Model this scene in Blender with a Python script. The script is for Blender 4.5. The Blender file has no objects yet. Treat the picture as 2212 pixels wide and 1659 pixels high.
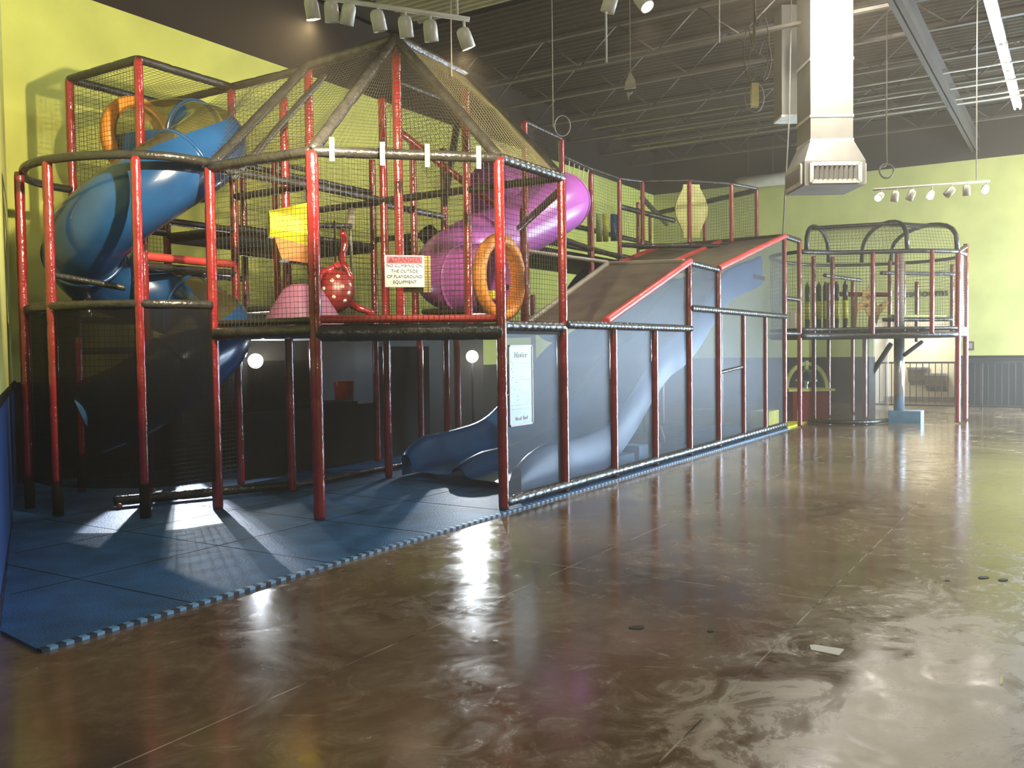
import bpy, bmesh, math, random
from mathutils import Vector, Matrix
random.seed(7)
PI = math.pi
SC = bpy.context.scene
COL = SC.collection
V = Vector

# ------------------------------------------------------------------ camera
W, H, F, EYE = 2212.0, 1659.0, 1950.0, 1.54
v1 = V((2330 - W/2, -(740 - H/2), -F)).normalized()
v2 = V((-2003 - W/2, -(800 - H/2), -F)); v2 = (v2 - v2.dot(v1)*v1).normalized()
v3 = v1.cross(v2)
RM = Matrix((v1, v2, v3))                     # camera -> world; world X runs along the play frame, Y to the back wall
cam = bpy.data.cameras.new('camera'); camo = bpy.data.objects.new('camera', cam); COL.objects.link(camo)
cam.sensor_width = 36.0; cam.lens = F/W*36.0; cam.clip_end = 200; cam.clip_start = 0.05
camo.matrix_world = Matrix.Translation((0, 0, EYE)) @ RM.to_4x4()
SC.camera = camo
CAM = V((0, 0, EYE)); FWD = RM @ V((0, 0, -1))
def ray(px, py): return RM @ V((px - W/2, -(py - H/2), -F))
def onY(px, py, y): d = ray(px, py); return CAM + d*(y/d.y)
def onX(px, py, x): d = ray(px, py); return CAM + d*(x/d.x)
def onZ(px, py, z): d = ray(px, py); return CAM + d*((z - EYE)/d.z)
def atD(px, py, D): d = ray(px, py); return CAM + d*(D/d.dot(FWD))

# ------------------------------------------------------------------ world, exposure
SC.view_settings.view_transform = 'Standard'; SC.view_settings.look = 'None'
SC.view_settings.gamma = 1.0; SC.view_settings.use_curve_mapping = False
SC.view_settings.exposure = 0.0
wd = bpy.data.worlds.new('world'); SC.world = wd; wd.use_nodes = True
wd.node_tree.nodes['Background'].inputs[0].default_value = (0.6, 0.75, 1.0, 1)
wd.node_tree.nodes['Background'].inputs[1].default_value = 0.3

def lamp(kind, name, loc, energy, color, target=None, size=0.1, spot=60, blend=0.3, sizey=None):
    l = bpy.data.lights.new(name, kind); l.energy = energy; l.color = color
    if kind == 'AREA':
        l.size = size
        if sizey: l.shape = 'RECTANGLE'; l.size_y = sizey
    else: l.shadow_soft_size = size
    if kind == 'SPOT': l.spot_size = math.radians(spot); l.spot_blend = blend
    o = bpy.data.objects.new(name, l); COL.objects.link(o); o.location = loc
    if target is not None:
        o.rotation_euler = (V(target) - V(loc)).to_track_quat('-Z', 'Y').to_euler()
    return o
WARM = (1.0, 0.86, 0.58); WARMW = (1.0, 0.93, 0.78); DAY = (0.72, 0.86, 1.0)
# large soft fill lights added for the hall's lamps, unseen, without fixtures
lamp('AREA', 'hall_fill', (0.2, -3.6, 4.6), 230, WARMW, (5.0, -0.5, 0), 1.0)
lamp('AREA', 'hall_fill', (13, -3.6, 6.6), 480, WARMW, (14, 3, 0), 1.0)
lamp('AREA', 'hall_fill', (21, -2.0, 6.6), 270, WARMW, (24.5, 1, 2.5), 1.0)

lamp('AREA', 'passage_fill', (26.0, 3.5, 2.2), 45, WARMW, (26.3, 3.4, 0), 0.6)  # added fill that brightens the beige passage; no fixture

# ------------------------------------------------------------------ materials
MATS = {}
def mat(name, col, rough=0.5, metal=0.0, noise=None, bump=None, spec=0.5, emit=None, coat=0.0):
    if name in MATS: return MATS[name]
    m = bpy.data.materials.new(name); m.use_nodes = True; nt = m.node_tree; b = nt.nodes['Principled BSDF']
    b.inputs['Base Color'].default_value = (*col, 1); b.inputs['Roughness'].default_value = rough
    b.inputs['Metallic'].default_value = metal; b.inputs['Specular IOR Level'].default_value = spec
    b.inputs['Coat Weight'].default_value = coat
    tc = nt.nodes.new('ShaderNodeTexCoord')
    if noise is None: noise = (6.0, 0.15)
    n = nt.nodes.new('ShaderNodeTexNoise'); n.inputs['Scale'].default_value = noise[0]; n.inputs['Detail'].default_value = 5
    nt.links.new(tc.outputs['Object'], n.inputs['Vector'])
    r = nt.nodes.new('ShaderNodeMapRange'); r.inputs[1].default_value = 0.3; r.inputs[2].default_value = 0.7
    r.inputs[3].default_value = 1 - noise[1]; r.inputs[4].default_value = 1 + noise[1]
    nt.links.new(n.outputs['Fac'], r.inputs[0])
    mx = nt.nodes.new('ShaderNodeVectorMath'); mx.operation = 'SCALE'; mx.inputs[0].default_value = col
    nt.links.new(r.outputs[0], mx.inputs['Scale']); nt.links.new(mx.outputs[0], b.inputs['Base Color'])
    if bump:
        n2 = nt.nodes.new('ShaderNodeTexNoise'); n2.inputs['Scale'].default_value = bump[0]; n2.inputs['Detail'].default_value = 4
        nt.links.new(tc.outputs['Object'], n2.inputs['Vector'])
        bp = nt.nodes.new('ShaderNodeBump'); bp.inputs['Strength'].default_value = bump[1]; bp.inputs['Distance'].default_value = 0.02
        nt.links.new(n2.outputs['Fac'], bp.inputs['Height']); nt.links.new(bp.outputs[0], b.inputs['Normal'])
    if emit:
        b.inputs['Emission Color'].default_value = (*emit[0], 1); b.inputs['Emission Strength'].default_value = emit[1]
    MATS[name] = m; return m
def sheer(name, col, alpha, rough=0.3, spec=0.12):
    m = mat(name, col, rough, noise=(3, 0.25), spec=spec); nt = m.node_tree; b = nt.nodes['Principled BSDF']
    out = [n for n in nt.nodes if n.type == 'OUTPUT_MATERIAL'][0]
    t = nt.nodes.new('ShaderNodeBsdfTransparent'); mx = nt.nodes.new('ShaderNodeMixShader'); mx.inputs[0].default_value = alpha
    nt.links.new(t.outputs[0], mx.inputs[1]); nt.links.new(b.outputs[0], mx.inputs[2]); nt.links.new(mx.outputs[0], out.inputs[0])
    return m
RED = mat('red_vinyl', (0.22, 0.013, 0.016), 0.2, noise=(9, 0.2), bump=(26, 0.3), spec=0.8, coat=0.5)
REDF = mat('red_flat_vinyl', (0.55, 0.06, 0.05), 0.4)
BLK = mat('black_vinyl', (0.028, 0.026, 0.022), 0.3, noise=(9, 0.3), bump=(24, 0.5), spec=0.55)
BLKM = mat('black_matte', (0.009, 0.009, 0.009), 0.7, spec=0.15)
NET = mat('black_net', (0.045, 0.04, 0.024), 0.55)
NETW = mat('pale_net', (0.35, 0.33, 0.28), 0.5)
BLUEP = mat('blue_plastic', (0.012, 0.06, 0.17), 0.25, noise=(2, 0.25), coat=0.3)
BLUES = mat('slide_blue_plastic', (0.014, 0.11, 0.33), 0.32, noise=(2, 0.15))
PURP = mat('purple_plastic', (0.52, 0.13, 0.50), 0.3, noise=(2, 0.08))
ORNG = mat('orange_foam', (0.85, 0.30, 0.04), 0.5, noise=(5, 0.2))
YEL = mat('yellow_foam', (0.75, 0.68, 0.03), 0.45)
YELP = mat('dull_yellow_paint', (0.6, 0.55, 0.16), 0.45)
WHT = mat('white_metal', (0.75, 0.73, 0.66), 0.35)
WHTS = mat('white_sign', (0.6, 0.59, 0.56), 0.5, noise=(4, 0.05))
STEEL = mat('brushed_steel', (0.62, 0.64, 0.66), 0.28, 0.9)
GALV = mat('galvanised_duct', (0.30, 0.28, 0.24), 0.5, 0.3, noise=(2, 0.15))
PIPE = mat('painted_pipe', (0.22, 0.19, 0.14), 0.5)
DKP = mat('dark_ceiling_paint', (0.05, 0.038, 0.026), 0.7, noise=(0.6, 0.3))
DKM = mat('dark_steel', (0.07, 0.056, 0.04), 0.55)
PRPF = mat('purple_foam', (0.20, 0.075, 0.13), 0.5)
TAN = mat('tan_paint', (0.62, 0.36, 0.10), 0.5)
BRN = mat('brown_paint', (0.2, 0.06, 0.02), 0.5)
TAPE = mat('pale_green_tape', (0.50, 0.58, 0.20), 0.6)
MESHV = sheer('scrim_vinyl', (0.07, 0.078, 0.09), 0.30, 0.4, 0.25)
ROOFV = sheer('roof_scrim', (0.15, 0.125, 0.085), 0.86, 0.5)
SCR2 = sheer('black_scrim', (0.008, 0.008, 0.009), 0.62, 0.6)
DARKV = sheer('dark_scrim', (0.012, 0.012, 0.012), 0.82, 0.35)
MESHV2 = sheer('light_scrim', (0.07, 0.06, 0.05), 0.3, 0.3)
CLEAR = sheer('tinted_clear_plastic', (0.10, 0.085, 0.03), 0.55, 0.1, 0.6)

# ------------------------------------------------------------------ mesh helpers
class MB:
    def __init__(s): s.v = []; s.f = []; s.m = []; s.sm = []
    def add(s, vs, fs, mi=0, smooth=False):
        o = len(s.v); s.v += [tuple(x) for x in vs]
        for f in fs: s.f.append([i + o for i in f]); s.m.append(mi); s.sm.append(smooth)
    def box(s, a, b, mi=0):
        x0, x1 = sorted((a[0], b[0])); y0, y1 = sorted((a[1], b[1])); z0, z1 = sorted((a[2], b[2]))
        s.add([(x0,y0,z0),(x1,y0,z0),(x1,y1,z0),(x0,y1,z0),(x0,y0,z1),(x1,y0,z1),(x1,y1,z1),(x0,y1,z1)],
              [(0,3,2,1),(4,5,6,7),(0,1,5,4),(1,2,6,5),(2,3,7,6),(3,0,4,7)], mi); return s
    def obox(s, c, ax, ay, az, mi=0):           # oriented box, half-axes
        c = V(c); ax = V(ax); ay = V(ay); az = V(az)
        p = [c + i*ax + j*ay + k*az for k in (-1, 1) for (i, j) in ((-1,-1),(1,-1),(1,1),(-1,1))]
        s.add(p, [(0,3,2,1),(4,5,6,7),(0,1,5,4),(1,2,6,5),(2,3,7,6),(3,0,4,7)], mi); return s
    def tube(s, pts, r, n=10, mi=0, smooth=True, cap=True, closed=False):
        pts = [V(p) for p in pts]; k = len(pts)
        rs = r if isinstance(r, (list, tuple)) else [r]*k
        prev = None; vs = []
        for i, p in enumerate(pts):
            if closed: t = pts[(i+1) % k] - pts[i-1]
            else: t = pts[min(i+1, k-1)] - pts[max(i-1, 0)]
            t = t.normalized() if t.length > 1e-9 else V((0,0,1))
            if prev is None:
                u = t.cross(V((0,0,1)))
                if u.length < 1e-3: u = V((1,0,0))
                u.normalize()
            else:
                u = prev - prev.dot(t)*t; u.normalize()
            prev = u; w = t.cross(u)
            for j in range(n):
                a = 2*PI*j/n; vs.append(p + rs[i]*(math.cos(a)*u + math.sin(a)*w))
        fs = []
        for i in range(k if closed else k-1):
            i2 = (i+1) % k
            for j in range(n):
                j2 = (j+1) % n; fs.append((i*n+j, i*n+j2, i2*n+j2, i2*n+j))
        s.add(vs, fs, mi, smooth)
        if cap and not closed:
            o = len(s.v) - k*n
            s.f.append([o + j for j in range(n)][::-1]); s.m.append(mi); s.sm.append(False)
            s.f.append([o + (k-1)*n + j for j in range(n)]); s.m.append(mi); s.sm.append(False)
        return s
    def lathe(s, prof, c=(0,0,0), axis=(0,0,1), n=24, mi=0):
        c = V(c); q = V((0,0,1)).rotation_difference(V(axis).normalized()); k = len(prof); vs = []
        for (r, z) in prof:
            for j in range(n):
                a = 2*PI*j/n; vs.append(c + q @ V((r*math.cos(a), r*math.sin(a), z)))
        fs = [(i*n+j, i*n+(j+1) % n, (i+1)*n+(j+1) % n, (i+1)*n+j) for i in range(k-1) for j in range(n)]
        s.add(vs, fs, mi, True); return s
    def prism(s, poly, ext, mi=0):              # polygon points + extrusion vector
        k = len(poly); e = V(ext); p = [V(q) for q in poly]
        s.add(p + [q + e for q in p], [tuple(range(k))[::-1], tuple(range(k, 2*k))] +
              [(i, (i+1) % k, k + (i+1) % k, k + i) for i in range(k)], mi); return s
    def build(s, name, mats, parent=None):
        me = bpy.data.meshes.new(name); me.from_pydata(s.v, [], s.f)
        if not isinstance(mats, (list, tuple)): mats = [mats]
        for m in mats: me.materials.append(m)
        me.polygons.foreach_set('material_index', s.m); me.polygons.foreach_set('use_smooth', s.sm)
        me.update()
        bm = bmesh.new(); bm.from_mesh(me); bmesh.ops.recalc_face_normals(bm, faces=bm.faces); bm.to_mesh(me); bm.free()
        o = bpy.data.objects.new(name, me); COL.objects.link(o)
        if parent is not None:
            o.parent = parent; o.matrix_parent_inverse = parent.matrix_basis.inverted()
        return o
def thing(name, label, cat, loc=(0,0,0), group=None):
    o = bpy.data.objects.new(name, None); COL.objects.link(o); o.location = loc; o.empty_display_size = 0.1
    o['label'] = label; o['category'] = cat
    if group: o['group'] = group
    return o
def tag(o, label, cat, group=None, kind=None):
    o['label'] = label; o['category'] = cat
    if group: o['group'] = group
    if kind: o['kind'] = kind
    return o
def struct(o): o['kind'] = 'structure'; return o
def pad(p0, p1, r, seg=0.3, pinch=0.10, n=12):
    p0 = V(p0); p1 = V(p1); L = (p1-p0).length; k = max(1, int(round(L/seg))); pts = []; rs = []
    for i in range(k):
        for t, q in ((0.0, 1-pinch), (0.10, 1.0), (0.5, 1.0 + 0.03*random.random()), (0.90, 1.0)):
            pts.append(p0.lerp(p1, (i+t)/k)); rs.append(r*q)
    pts.append(p1); rs.append(r*(1-pinch))
    return MB().tube(pts, rs, n)
def post(x, y, z0, z1, par, r=0.047, m=None): return pad((x, y, z0), (x, y, z1), r, 0.36, 0.07).build('post', m or RED, par)
def rail(p0, p1, par, r=0.042, m=None, seg=0.3, name='rail'): return pad(p0, p1, r, seg, 0.12 if seg < 0.2 else 0.1).build(name, m or BLK, par)
def curve_rail(pts, par, r=0.042, m=None, name='rail', sub=4):
    return MB().tube(smooth_path(pts, sub), r, 10).build(name, m or BLK, par)
def smooth_path(P, sub=6):
    P = [V(p) for p in P]; out = []
    for i in range(len(P)-1):
        a = P[max(i-1, 0)]; b = P[i]; c = P[i+1]; d = P[min(i+2, len(P)-1)]
        for k in range(sub):
            t = k/sub
            out.append(0.5*((2*b) + (c-a)*t + (2*a-5*b+4*c-d)*t*t + (3*b-a-3*c+d)*t**3))
    out.append(P[-1]); return out
def net(a, b, c, d, par, pitch=0.05, r=0.0023, m=None, name='net_panel', sag=0.012, only=None):
    a, b, c, d = V(a), V(b), V(c), V(d); mb = MB()
    nu = max(1, int(round(max((b-a).length, (c-d).length)/pitch))); nv = max(1, int(round(max((d-a).length, (c-b).length)/pitch)))
    nrm = (b-a).cross(d-a); nrm = nrm.normalized() if nrm.length > 1e-6 else V((0,0,1))
    ph = random.random()*6
    def P(u, v):
        e = sag*math.sin(PI*min(max(u,0),1))*math.sin(PI*min(max(v,0),1))
        p = (a*(1-u)+b*u)*(1-v) + (d*(1-u)+c*u)*v
        q = a.lerp(b, u) if v < 0.5 else d.lerp(c, u)
        return p + nrm*e*2*math.sin(5*u+3*v+ph) + V((0,0,1))*e*0.6*math.sin(7*u+ph)
    if only != 'h':
        for i in range(nu+1):
            u = i/nu; mb.tube([P(u, k/4) for k in range(5)], r, 3, smooth=False, cap=False)
    if only != 'v':
        for j in range(nv+1):
            v = j/nv; mb.tube([P(k/4, v) for k in range(5)], r, 3, smooth=False, cap=False)
    return mb.build(name, m or NET, par)
def sheet(poly, nrm, par, m, name='scrim_panel', th=0.006):
    return MB().prism(poly, V(nrm).normalized()*th).build(name, m, par)
def text(s, size, loc, rot, m, par=None, name='lettering', extr=0.002, align='CENTER'):
    cu = bpy.data.curves.new(name, 'FONT'); cu.body = s; cu.size = size; cu.extrude = extr; cu.align_x = align; cu.align_y = 'CENTER'
    t = bpy.data.objects.new(name, cu); COL.objects.link(t); bpy.context.view_layer.update()
    me = bpy.data.meshes.new_from_object(t); bpy.data.objects.remove(t)
    me.materials.clear(); me.materials.append(m)
    o = bpy.data.objects.new(name, me); COL.objects.link(o); o.location = loc; o.rotation_euler = rot
    if par is not None: o.parent = par; o.matrix_parent_inverse = par.matrix_basis.inverted()
    return o

# ================================================================== THE SETTING
XF, YB, YR, XN, ZC = 25.3, 10.8, -5.0, -6.0, 7.4
ZG, ZW = 6.12, 1.24
def node_floor():
    m = bpy.data.materials.new('polished_concrete'); m.use_nodes = True; nt = m.node_tree; N = nt.nodes; L = nt.links
    b = N['Principled BSDF']; tc = N.new('ShaderNodeTexCoord')
    def noise(sc, det=6, rough=0.6, vec=None, dist=0.0):
        n = N.new('ShaderNodeTexNoise'); n.inputs['Scale'].default_value = sc; n.inputs['Detail'].default_value = det
        n.inputs['Roughness'].default_value = rough; n.inputs['Distortion'].default_value = dist
        L.new(vec or tc.outputs['Object'], n.inputs['Vector']); return n
    def ramp(src, stops):
        r = N.new('ShaderNodeValToRGB'); L.new(src, r.inputs[0]); e = r.color_ramp.elements
        e[0].position, e[0].color = stops[0][0], (*stops[0][1], 1); e[1].position, e[1].color = stops[-1][0], (*stops[-1][1], 1)
        for p, c in stops[1:-1]: x = e.new(p); x.color = (*c, 1)
        return r
    def mixc(f, a, bb, typ='MIX'):
        x = N.new('ShaderNodeMix'); x.data_type = 'RGBA'; x.blend_type = typ
        if isinstance(f, float): x.inputs[0].default_value = f
        else: L.new(f, x.inputs[0])
        L.new(a, x.inputs[6])
        if isinstance(bb, tuple): x.inputs[7].default_value = (*bb, 1)
        else: L.new(bb, x.inputs[7])
        return x.outputs[2]
    big = noise(0.55, 6, 0.62, dist=0.6)
    base = ramp(big.outputs[0], [(0.3, (0.062, 0.032, 0.015)), (0.5, (0.14, 0.085, 0.048)), (0.7, (0.24, 0.17, 0.105))])
    fine = noise(5.0, 8, 0.7, dist=1.2)
    fr = ramp(fine.outputs[0], [(0.36, (0, 0, 0)), (0.72, (1, 1, 1))])
    # worn patches, plus lamp light painted as a pale gradient towards the near right
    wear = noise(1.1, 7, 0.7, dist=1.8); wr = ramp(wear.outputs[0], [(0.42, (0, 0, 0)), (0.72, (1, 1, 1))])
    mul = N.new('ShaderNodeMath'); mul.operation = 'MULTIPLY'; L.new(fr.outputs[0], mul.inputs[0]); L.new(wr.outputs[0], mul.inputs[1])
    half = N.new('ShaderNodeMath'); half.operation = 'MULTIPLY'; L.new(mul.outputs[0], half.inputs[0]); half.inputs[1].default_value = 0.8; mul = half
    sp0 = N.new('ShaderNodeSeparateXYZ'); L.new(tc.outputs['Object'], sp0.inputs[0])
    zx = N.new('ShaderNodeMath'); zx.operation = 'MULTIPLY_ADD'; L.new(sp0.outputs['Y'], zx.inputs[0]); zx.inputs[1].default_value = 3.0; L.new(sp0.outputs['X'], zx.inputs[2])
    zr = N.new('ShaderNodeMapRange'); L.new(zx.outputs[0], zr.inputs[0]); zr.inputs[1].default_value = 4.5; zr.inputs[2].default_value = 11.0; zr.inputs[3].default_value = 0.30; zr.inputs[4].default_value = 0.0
    lit_pale = noise(2.4, 8, 0.72, dist=1.5); da = N.new('ShaderNodeMath'); da.operation = 'ADD'; L.new(lit_pale.outputs[0], da.inputs[0]); L.new(zr.outputs[0], da.inputs[1])
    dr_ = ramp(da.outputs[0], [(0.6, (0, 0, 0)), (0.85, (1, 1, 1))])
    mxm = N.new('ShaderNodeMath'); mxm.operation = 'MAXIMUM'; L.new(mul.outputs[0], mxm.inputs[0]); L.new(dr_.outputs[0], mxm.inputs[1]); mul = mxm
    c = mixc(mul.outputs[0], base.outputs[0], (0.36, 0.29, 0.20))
    # saw-cut joints
    sp = N.new('ShaderNodeSeparateXYZ'); L.new(tc.outputs['Object'], sp.inputs[0])
    def line(sock, pos, w):
        s = N.new('ShaderNodeMath'); s.operation = 'SUBTRACT'; L.new(sock, s.inputs[0]); s.inputs[1].default_value = pos
        a = N.new('ShaderNodeMath'); a.operation = 'ABSOLUTE'; L.new(s.outputs[0], a.inputs[0])
        l = N.new('ShaderNodeMath'); l.operation = 'LESS_THAN'; L.new(a.outputs[0], l.inputs[0]); l.inputs[1].default_value = w
        return l.outputs[0]
    tot = None
    js = [('Y', onZ(650, 1480, 0).y), ('Y', onZ(1660, 1410, 0).y), ('X', onZ(1900, 1312, 0).x), ('X', onZ(1340, 1040, 0).x + 3.2), ('Y', onZ(1060, 1290, 0).y - 4.9)]
    for ax, p in js:
        o = line(sp.outputs[ax], p, 0.005)
        if tot is None: tot = o
        else:
            mm = N.new('ShaderNodeMath'); mm.operation = 'MAXIMUM'; L.new(tot, mm.inputs[0]); L.new(o, mm.inputs[1]); tot = mm.outputs[0]
    jn = noise(3.0, 3); jr = ramp(jn.outputs[0], [(0.42, (0.05, 0.035, 0.02)), (0.55, (0.36, 0.31, 0.24))])
    c = mixc(tot, c, jr.outputs[0])
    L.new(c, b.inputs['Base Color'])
    rr = N.new('ShaderNodeMapRange'); rr.inputs[1].default_value = 0.3; rr.inputs[2].default_value = 0.75; rr.inputs[3].default_value = 0.10; rr.inputs[4].default_value = 0.2
    L.new(fine.outputs[0], rr.inputs[0])
    r2 = N.new('ShaderNodeMath'); r2.operation = 'MULTIPLY_ADD'; L.new(mul.outputs[0], r2.inputs[0]); r2.inputs[1].default_value = 0.3; L.new(rr.outputs[0], r2.inputs[2])
    L.new(r2.outputs[0], b.inputs['Roughness'])
    b.inputs['Specular IOR Level'].default_value = 0.55
    bn = noise(1.4, 3); bp = N.new('ShaderNodeBump'); bp.inputs['Strength'].default_value = 0.15; bp.inputs['Distance'].default_value = 0.01
    L.new(bn.outputs[0], bp.inputs['Height']); L.new(bp.outputs[0], b.inputs['Normal'])
    return m
FLOOR = node_floor()
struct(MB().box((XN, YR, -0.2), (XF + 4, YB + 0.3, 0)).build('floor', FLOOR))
# corner of the left wall: it meets the back wall and stands at 60 degrees to it
LC = V((5.98, YB, 0)); LD = (V((3.05, 5.75, 0)) - LC).normalized(); LE = LC + LD*6.6
def wallmat(name, low, up, dark, zw, zg, topdark=True, rough=0.7):
    m = bpy.data.materials.new(name); m.use_nodes = True; nt = m.node_tree; N = nt.nodes; L = nt.links
    b = N['Principled BSDF']; b.inputs['Roughness'].default_value = rough; b.inputs['Specular IOR Level'].default_value = 0.2
    tc = N.new('ShaderNodeTexCoord'); sp = N.new('ShaderNodeSeparateXYZ'); L.new(tc.outputs['Object'], sp.inputs[0])
    def gt(v):
        g = N.new('ShaderNodeMath'); g.operation = 'GREATER_THAN'; L.new(sp.outputs['Z'], g.inputs[0]); g.inputs[1].default_value = v; return g.outputs[0]
    n = N.new('ShaderNodeTexNoise'); n.inputs['Scale'].default_value = 1.3; n.inputs['Detail'].default_value = 6; L.new(tc.outputs['Object'], n.inputs['Vector'])
    r = N.new('ShaderNodeMapRange'); r.inputs[1].default_value = 0.3; r.inputs[2].default_value = 0.7; r.inputs[3].default_value = 0.88; r.inputs[4].default_value = 1.1
    L.new(n.outputs[0], r.inputs[0])
    def mix(f, a, bcol):
        x = N.new('ShaderNodeMix'); x.data_type = 'RGBA'; L.new(f, x.inputs[0])
        if isinstance(a, tuple): x.inputs[6].default_value = (*a, 1)
        else: L.new(a, x.inputs[6])
        x.inputs[7].default_value = (*bcol, 1); return x.outputs[2]
    c = mix(gt(zw), low, up)
    if topdark: c = mix(gt(zg), c, dark)
    s = N.new('ShaderNodeVectorMath'); s.operation = 'SCALE'; L.new(c, s.inputs[0]); L.new(r.outputs[0], s.inputs['Scale']); L.new(s.outputs[0], b.inputs['Base Color'])
    bp = N.new('ShaderNodeBump'); bp.inputs['Strength'].default_value = 0.1; n2 = N.new('ShaderNodeTexNoise'); n2.inputs['Scale'].default_value = 40
    L.new(tc.outputs['Object'], n2.inputs['Vector']); L.new(n2.outputs[0], bp.inputs['Height']); L.new(bp.outputs[0], b.inputs['Normal'])
    return m
GRN = (0.56, 0.56, 0.13)
WB = wallmat('back_wall_paint', (0.008, 0.008, 0.009), GRN, (0.024, 0.016, 0.010), ZW, ZG)
WF = wallmat('far_wall_paint', (0.024, 0.028, 0.032), (0.48, 0.47, 0.16), (0.045, 0.033, 0.022), ZW, ZG)
WL = wallmat('left_wall_paint', (0.02, 0.06, 0.20), (0.56, 0.58, 0.20), (0.06, 0.05, 0.04), ZW, 9, False)
struct(MB().box((LC.x - 0.3, YB, 0), (XF + 0.2, YB + 0.2, ZC)).build('wall_back', WB))
a0, a1 = LC, LE; nn = V((LD.y, -LD.x, 0))
if nn.dot(V((1, 0, 0))) > 0: nn = -nn
struct(MB().prism([a0, a1, a1 + V((0,0,ZC)), a0 + V((0,0,ZC))], nn*0.15).build('wall_left', WL))
struct(MB().prism([a0 - nn*0.025 + V((0,0,ZW-0.04)), a1 - nn*0.025 + V((0,0,ZW-0.04)), a1 - nn*0.025 + V((0,0,ZW+0.02)), a0 - nn*0.025 + V((0,0,ZW+0.02))], nn*0.024).build('trim_1', BLKM))
struct(MB().box((XN, LE.y, 0), (LE.x, LE.y + 0.15, ZC)).build('wall_left_return', WL))
struct(MB().box((XN - 0.2, YR, 0), (XN, LE.y, ZC)).build('wall_near', WF))
# far wall with the opening to the restroom passage
oy0, oy1, oz = onX(2070, 700, XF).y, onX(1887, 700, XF).y, 2.25
mb = MB(); mb.box((XF, oy1, 0), (XF+0.2, YB, ZC)); mb.box((XF, 0.45, 0), (XF+0.2, oy0, ZC)); mb.box((XF, YR, 0), (XF+0.2, -4.7, ZC)); mb.box((XF, -4.7, 2.9), (XF+0.2, 0.45, ZC)); mb.box((XF, -4.7, 0), (XF+0.2, 0.45, 0.1)); mb.box((XF, -2.4, 0.1), (XF+0.2, -2.1, 2.9)); mb.box((XF, oy0, oz), (XF+0.2, oy1, ZC))
struct(mb.build('wall_far', WF))
BEIGE = mat('beige_wall_paint', (0.66, 0.60, 0.46), 0.6, noise=(0.7, 0.06))
mb = MB(); mb.box((XF+1.5, oy0-0.5, 0), (XF+1.6, oy1+0.5, oz+0.3)); mb.box((XF+0.2, oy1, 0), (XF+1.5, oy1+0.1, oz+0.3)); mb.box((XF+0.2, oy0-0.1, 0), (XF+1.5, oy0, oz+0.3))
struct(mb.build('wall_passage', BEIGE))
struct(MB().box((XF+0.2, oy0-0.1, oz+0.1), (XF+1.6, oy1+0.1, oz+0.3)).build('ceiling_passage', BEIGE))
struct(MB().box((XF - 0.02, 0.46, ZW-0.05), (XF - 0.001, oy0 - 0.02, ZW+0.01)).build('trim_2', BLKM))
struct(MB().box((XF+1.48, oy0, 0), (XF+1.5, oy1, 0.12)).build('baseboard_passage', mat('grey_base', (0.25, 0.23, 0.2), 0.5)))
# right wall, outside the frame: a row of shop windows gives the daylight
WIN = [(17.6, 21.2), (21.6, 24.9)]
mb = MB(); z0, z1 = 0.35, 2.9
xs = [XN] + [v for w in WIN for v in w] + [XF]
for i in range(0, len(xs), 2): mb.box((xs[i], YR - 0.2, 0), (xs[i+1], YR, ZC))
for a, b in WIN: mb.box((a, YR-0.2, 0), (b, YR, z0)); mb.box((a, YR-0.2, z1), (b, YR, ZC))
struct(mb.build('wall_right', WF))
PANE = bpy.data.materials.new('daylit_glass'); PANE.use_nodes = True; nt = PANE.node_tree; nt.nodes.remove(nt.nodes['Principled BSDF'])
em = nt.nodes.new('ShaderNodeEmission'); em.inputs[0].default_value = (0.62, 0.80, 1.0, 1); em.inputs[1].default_value = 55.0
nt.links.new(em.outputs[0], [n for n in nt.nodes if n.type == 'OUTPUT_MATERIAL'][0].inputs[0])
for i, (a, b) in enumerate(WIN):
    w = struct(MB().box((a, YR-0.14, z0), (b, YR-0.12, z1)).build('window_%d' % (i+1), PANE))
    f = MB(); f.box((a, YR-0.1, z0), (b, YR-0.02, z0+0.06)); f.box((a, YR-0.1, z1-0.06), (b, YR-0.02, z1))
    for x in (a+0.03, (a+b)/2, b-0.03): f.box((x-0.03, YR-0.1, z0), (x+0.03, YR-0.02, z1))
    f.build('window_frame', DKM, w)
for i, (a, b) in enumerate(((-4.7, -2.4), (-2.1, 0.45))):
    w = struct(MB().box((XF+0.12, a, 0.1), (XF+0.14, b, 2.9)).build('window_%d' % (i+3), PANE)); f = MB()
    for y in (a+0.03, (a+b)/2, b-0.03): f.box((XF+0.02, y-0.03, 0.1), (XF+0.1, y+0.03, 2.9))
    f.build('window_frame', DKM, w)
# ceiling: corrugated roof deck on open joists and beams
mb = MB(); x = 14.4
poly = [];
def corr(x0, x1, z, y0, y1, m, name, p=0.16, h=0.04):
    mb = MB(); k = int((x1-x0)/p); vs = []; fs = []
    for i in range(k):
        xa = x0 + i*p
        for (dx, dz) in ((0, 0), (p*0.35, 0), (p*0.5, h), (p*0.85, h)): vs += [(xa+dx, y0, z+dz), (xa+dx, y1, z+dz)]
    for i in range(len(vs)//2 - 1): fs.append((2*i, 2*i+1, 2*i+3, 2*i+2))
    mb.add(vs, fs); return struct(mb.build(name, m))
struct(MB().box((XN, YR, ZC + 0.06), (XF, YB, ZC + 0.2)).build('ceiling', DKP))
LITDECK = mat('lit_roof_deck', (0.34, 0.31, 0.22), 0.5, 0.2)  # lamp light on this stretch of ceiling painted as a paler deck
corr(13.2, XF, ZC - 0.02, YR, YB, mat('painted_roof_deck', (0.05, 0.037, 0.024), 0.8, spec=0.1), 'ceiling_deck_far', 0.2, 0.03)
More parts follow.
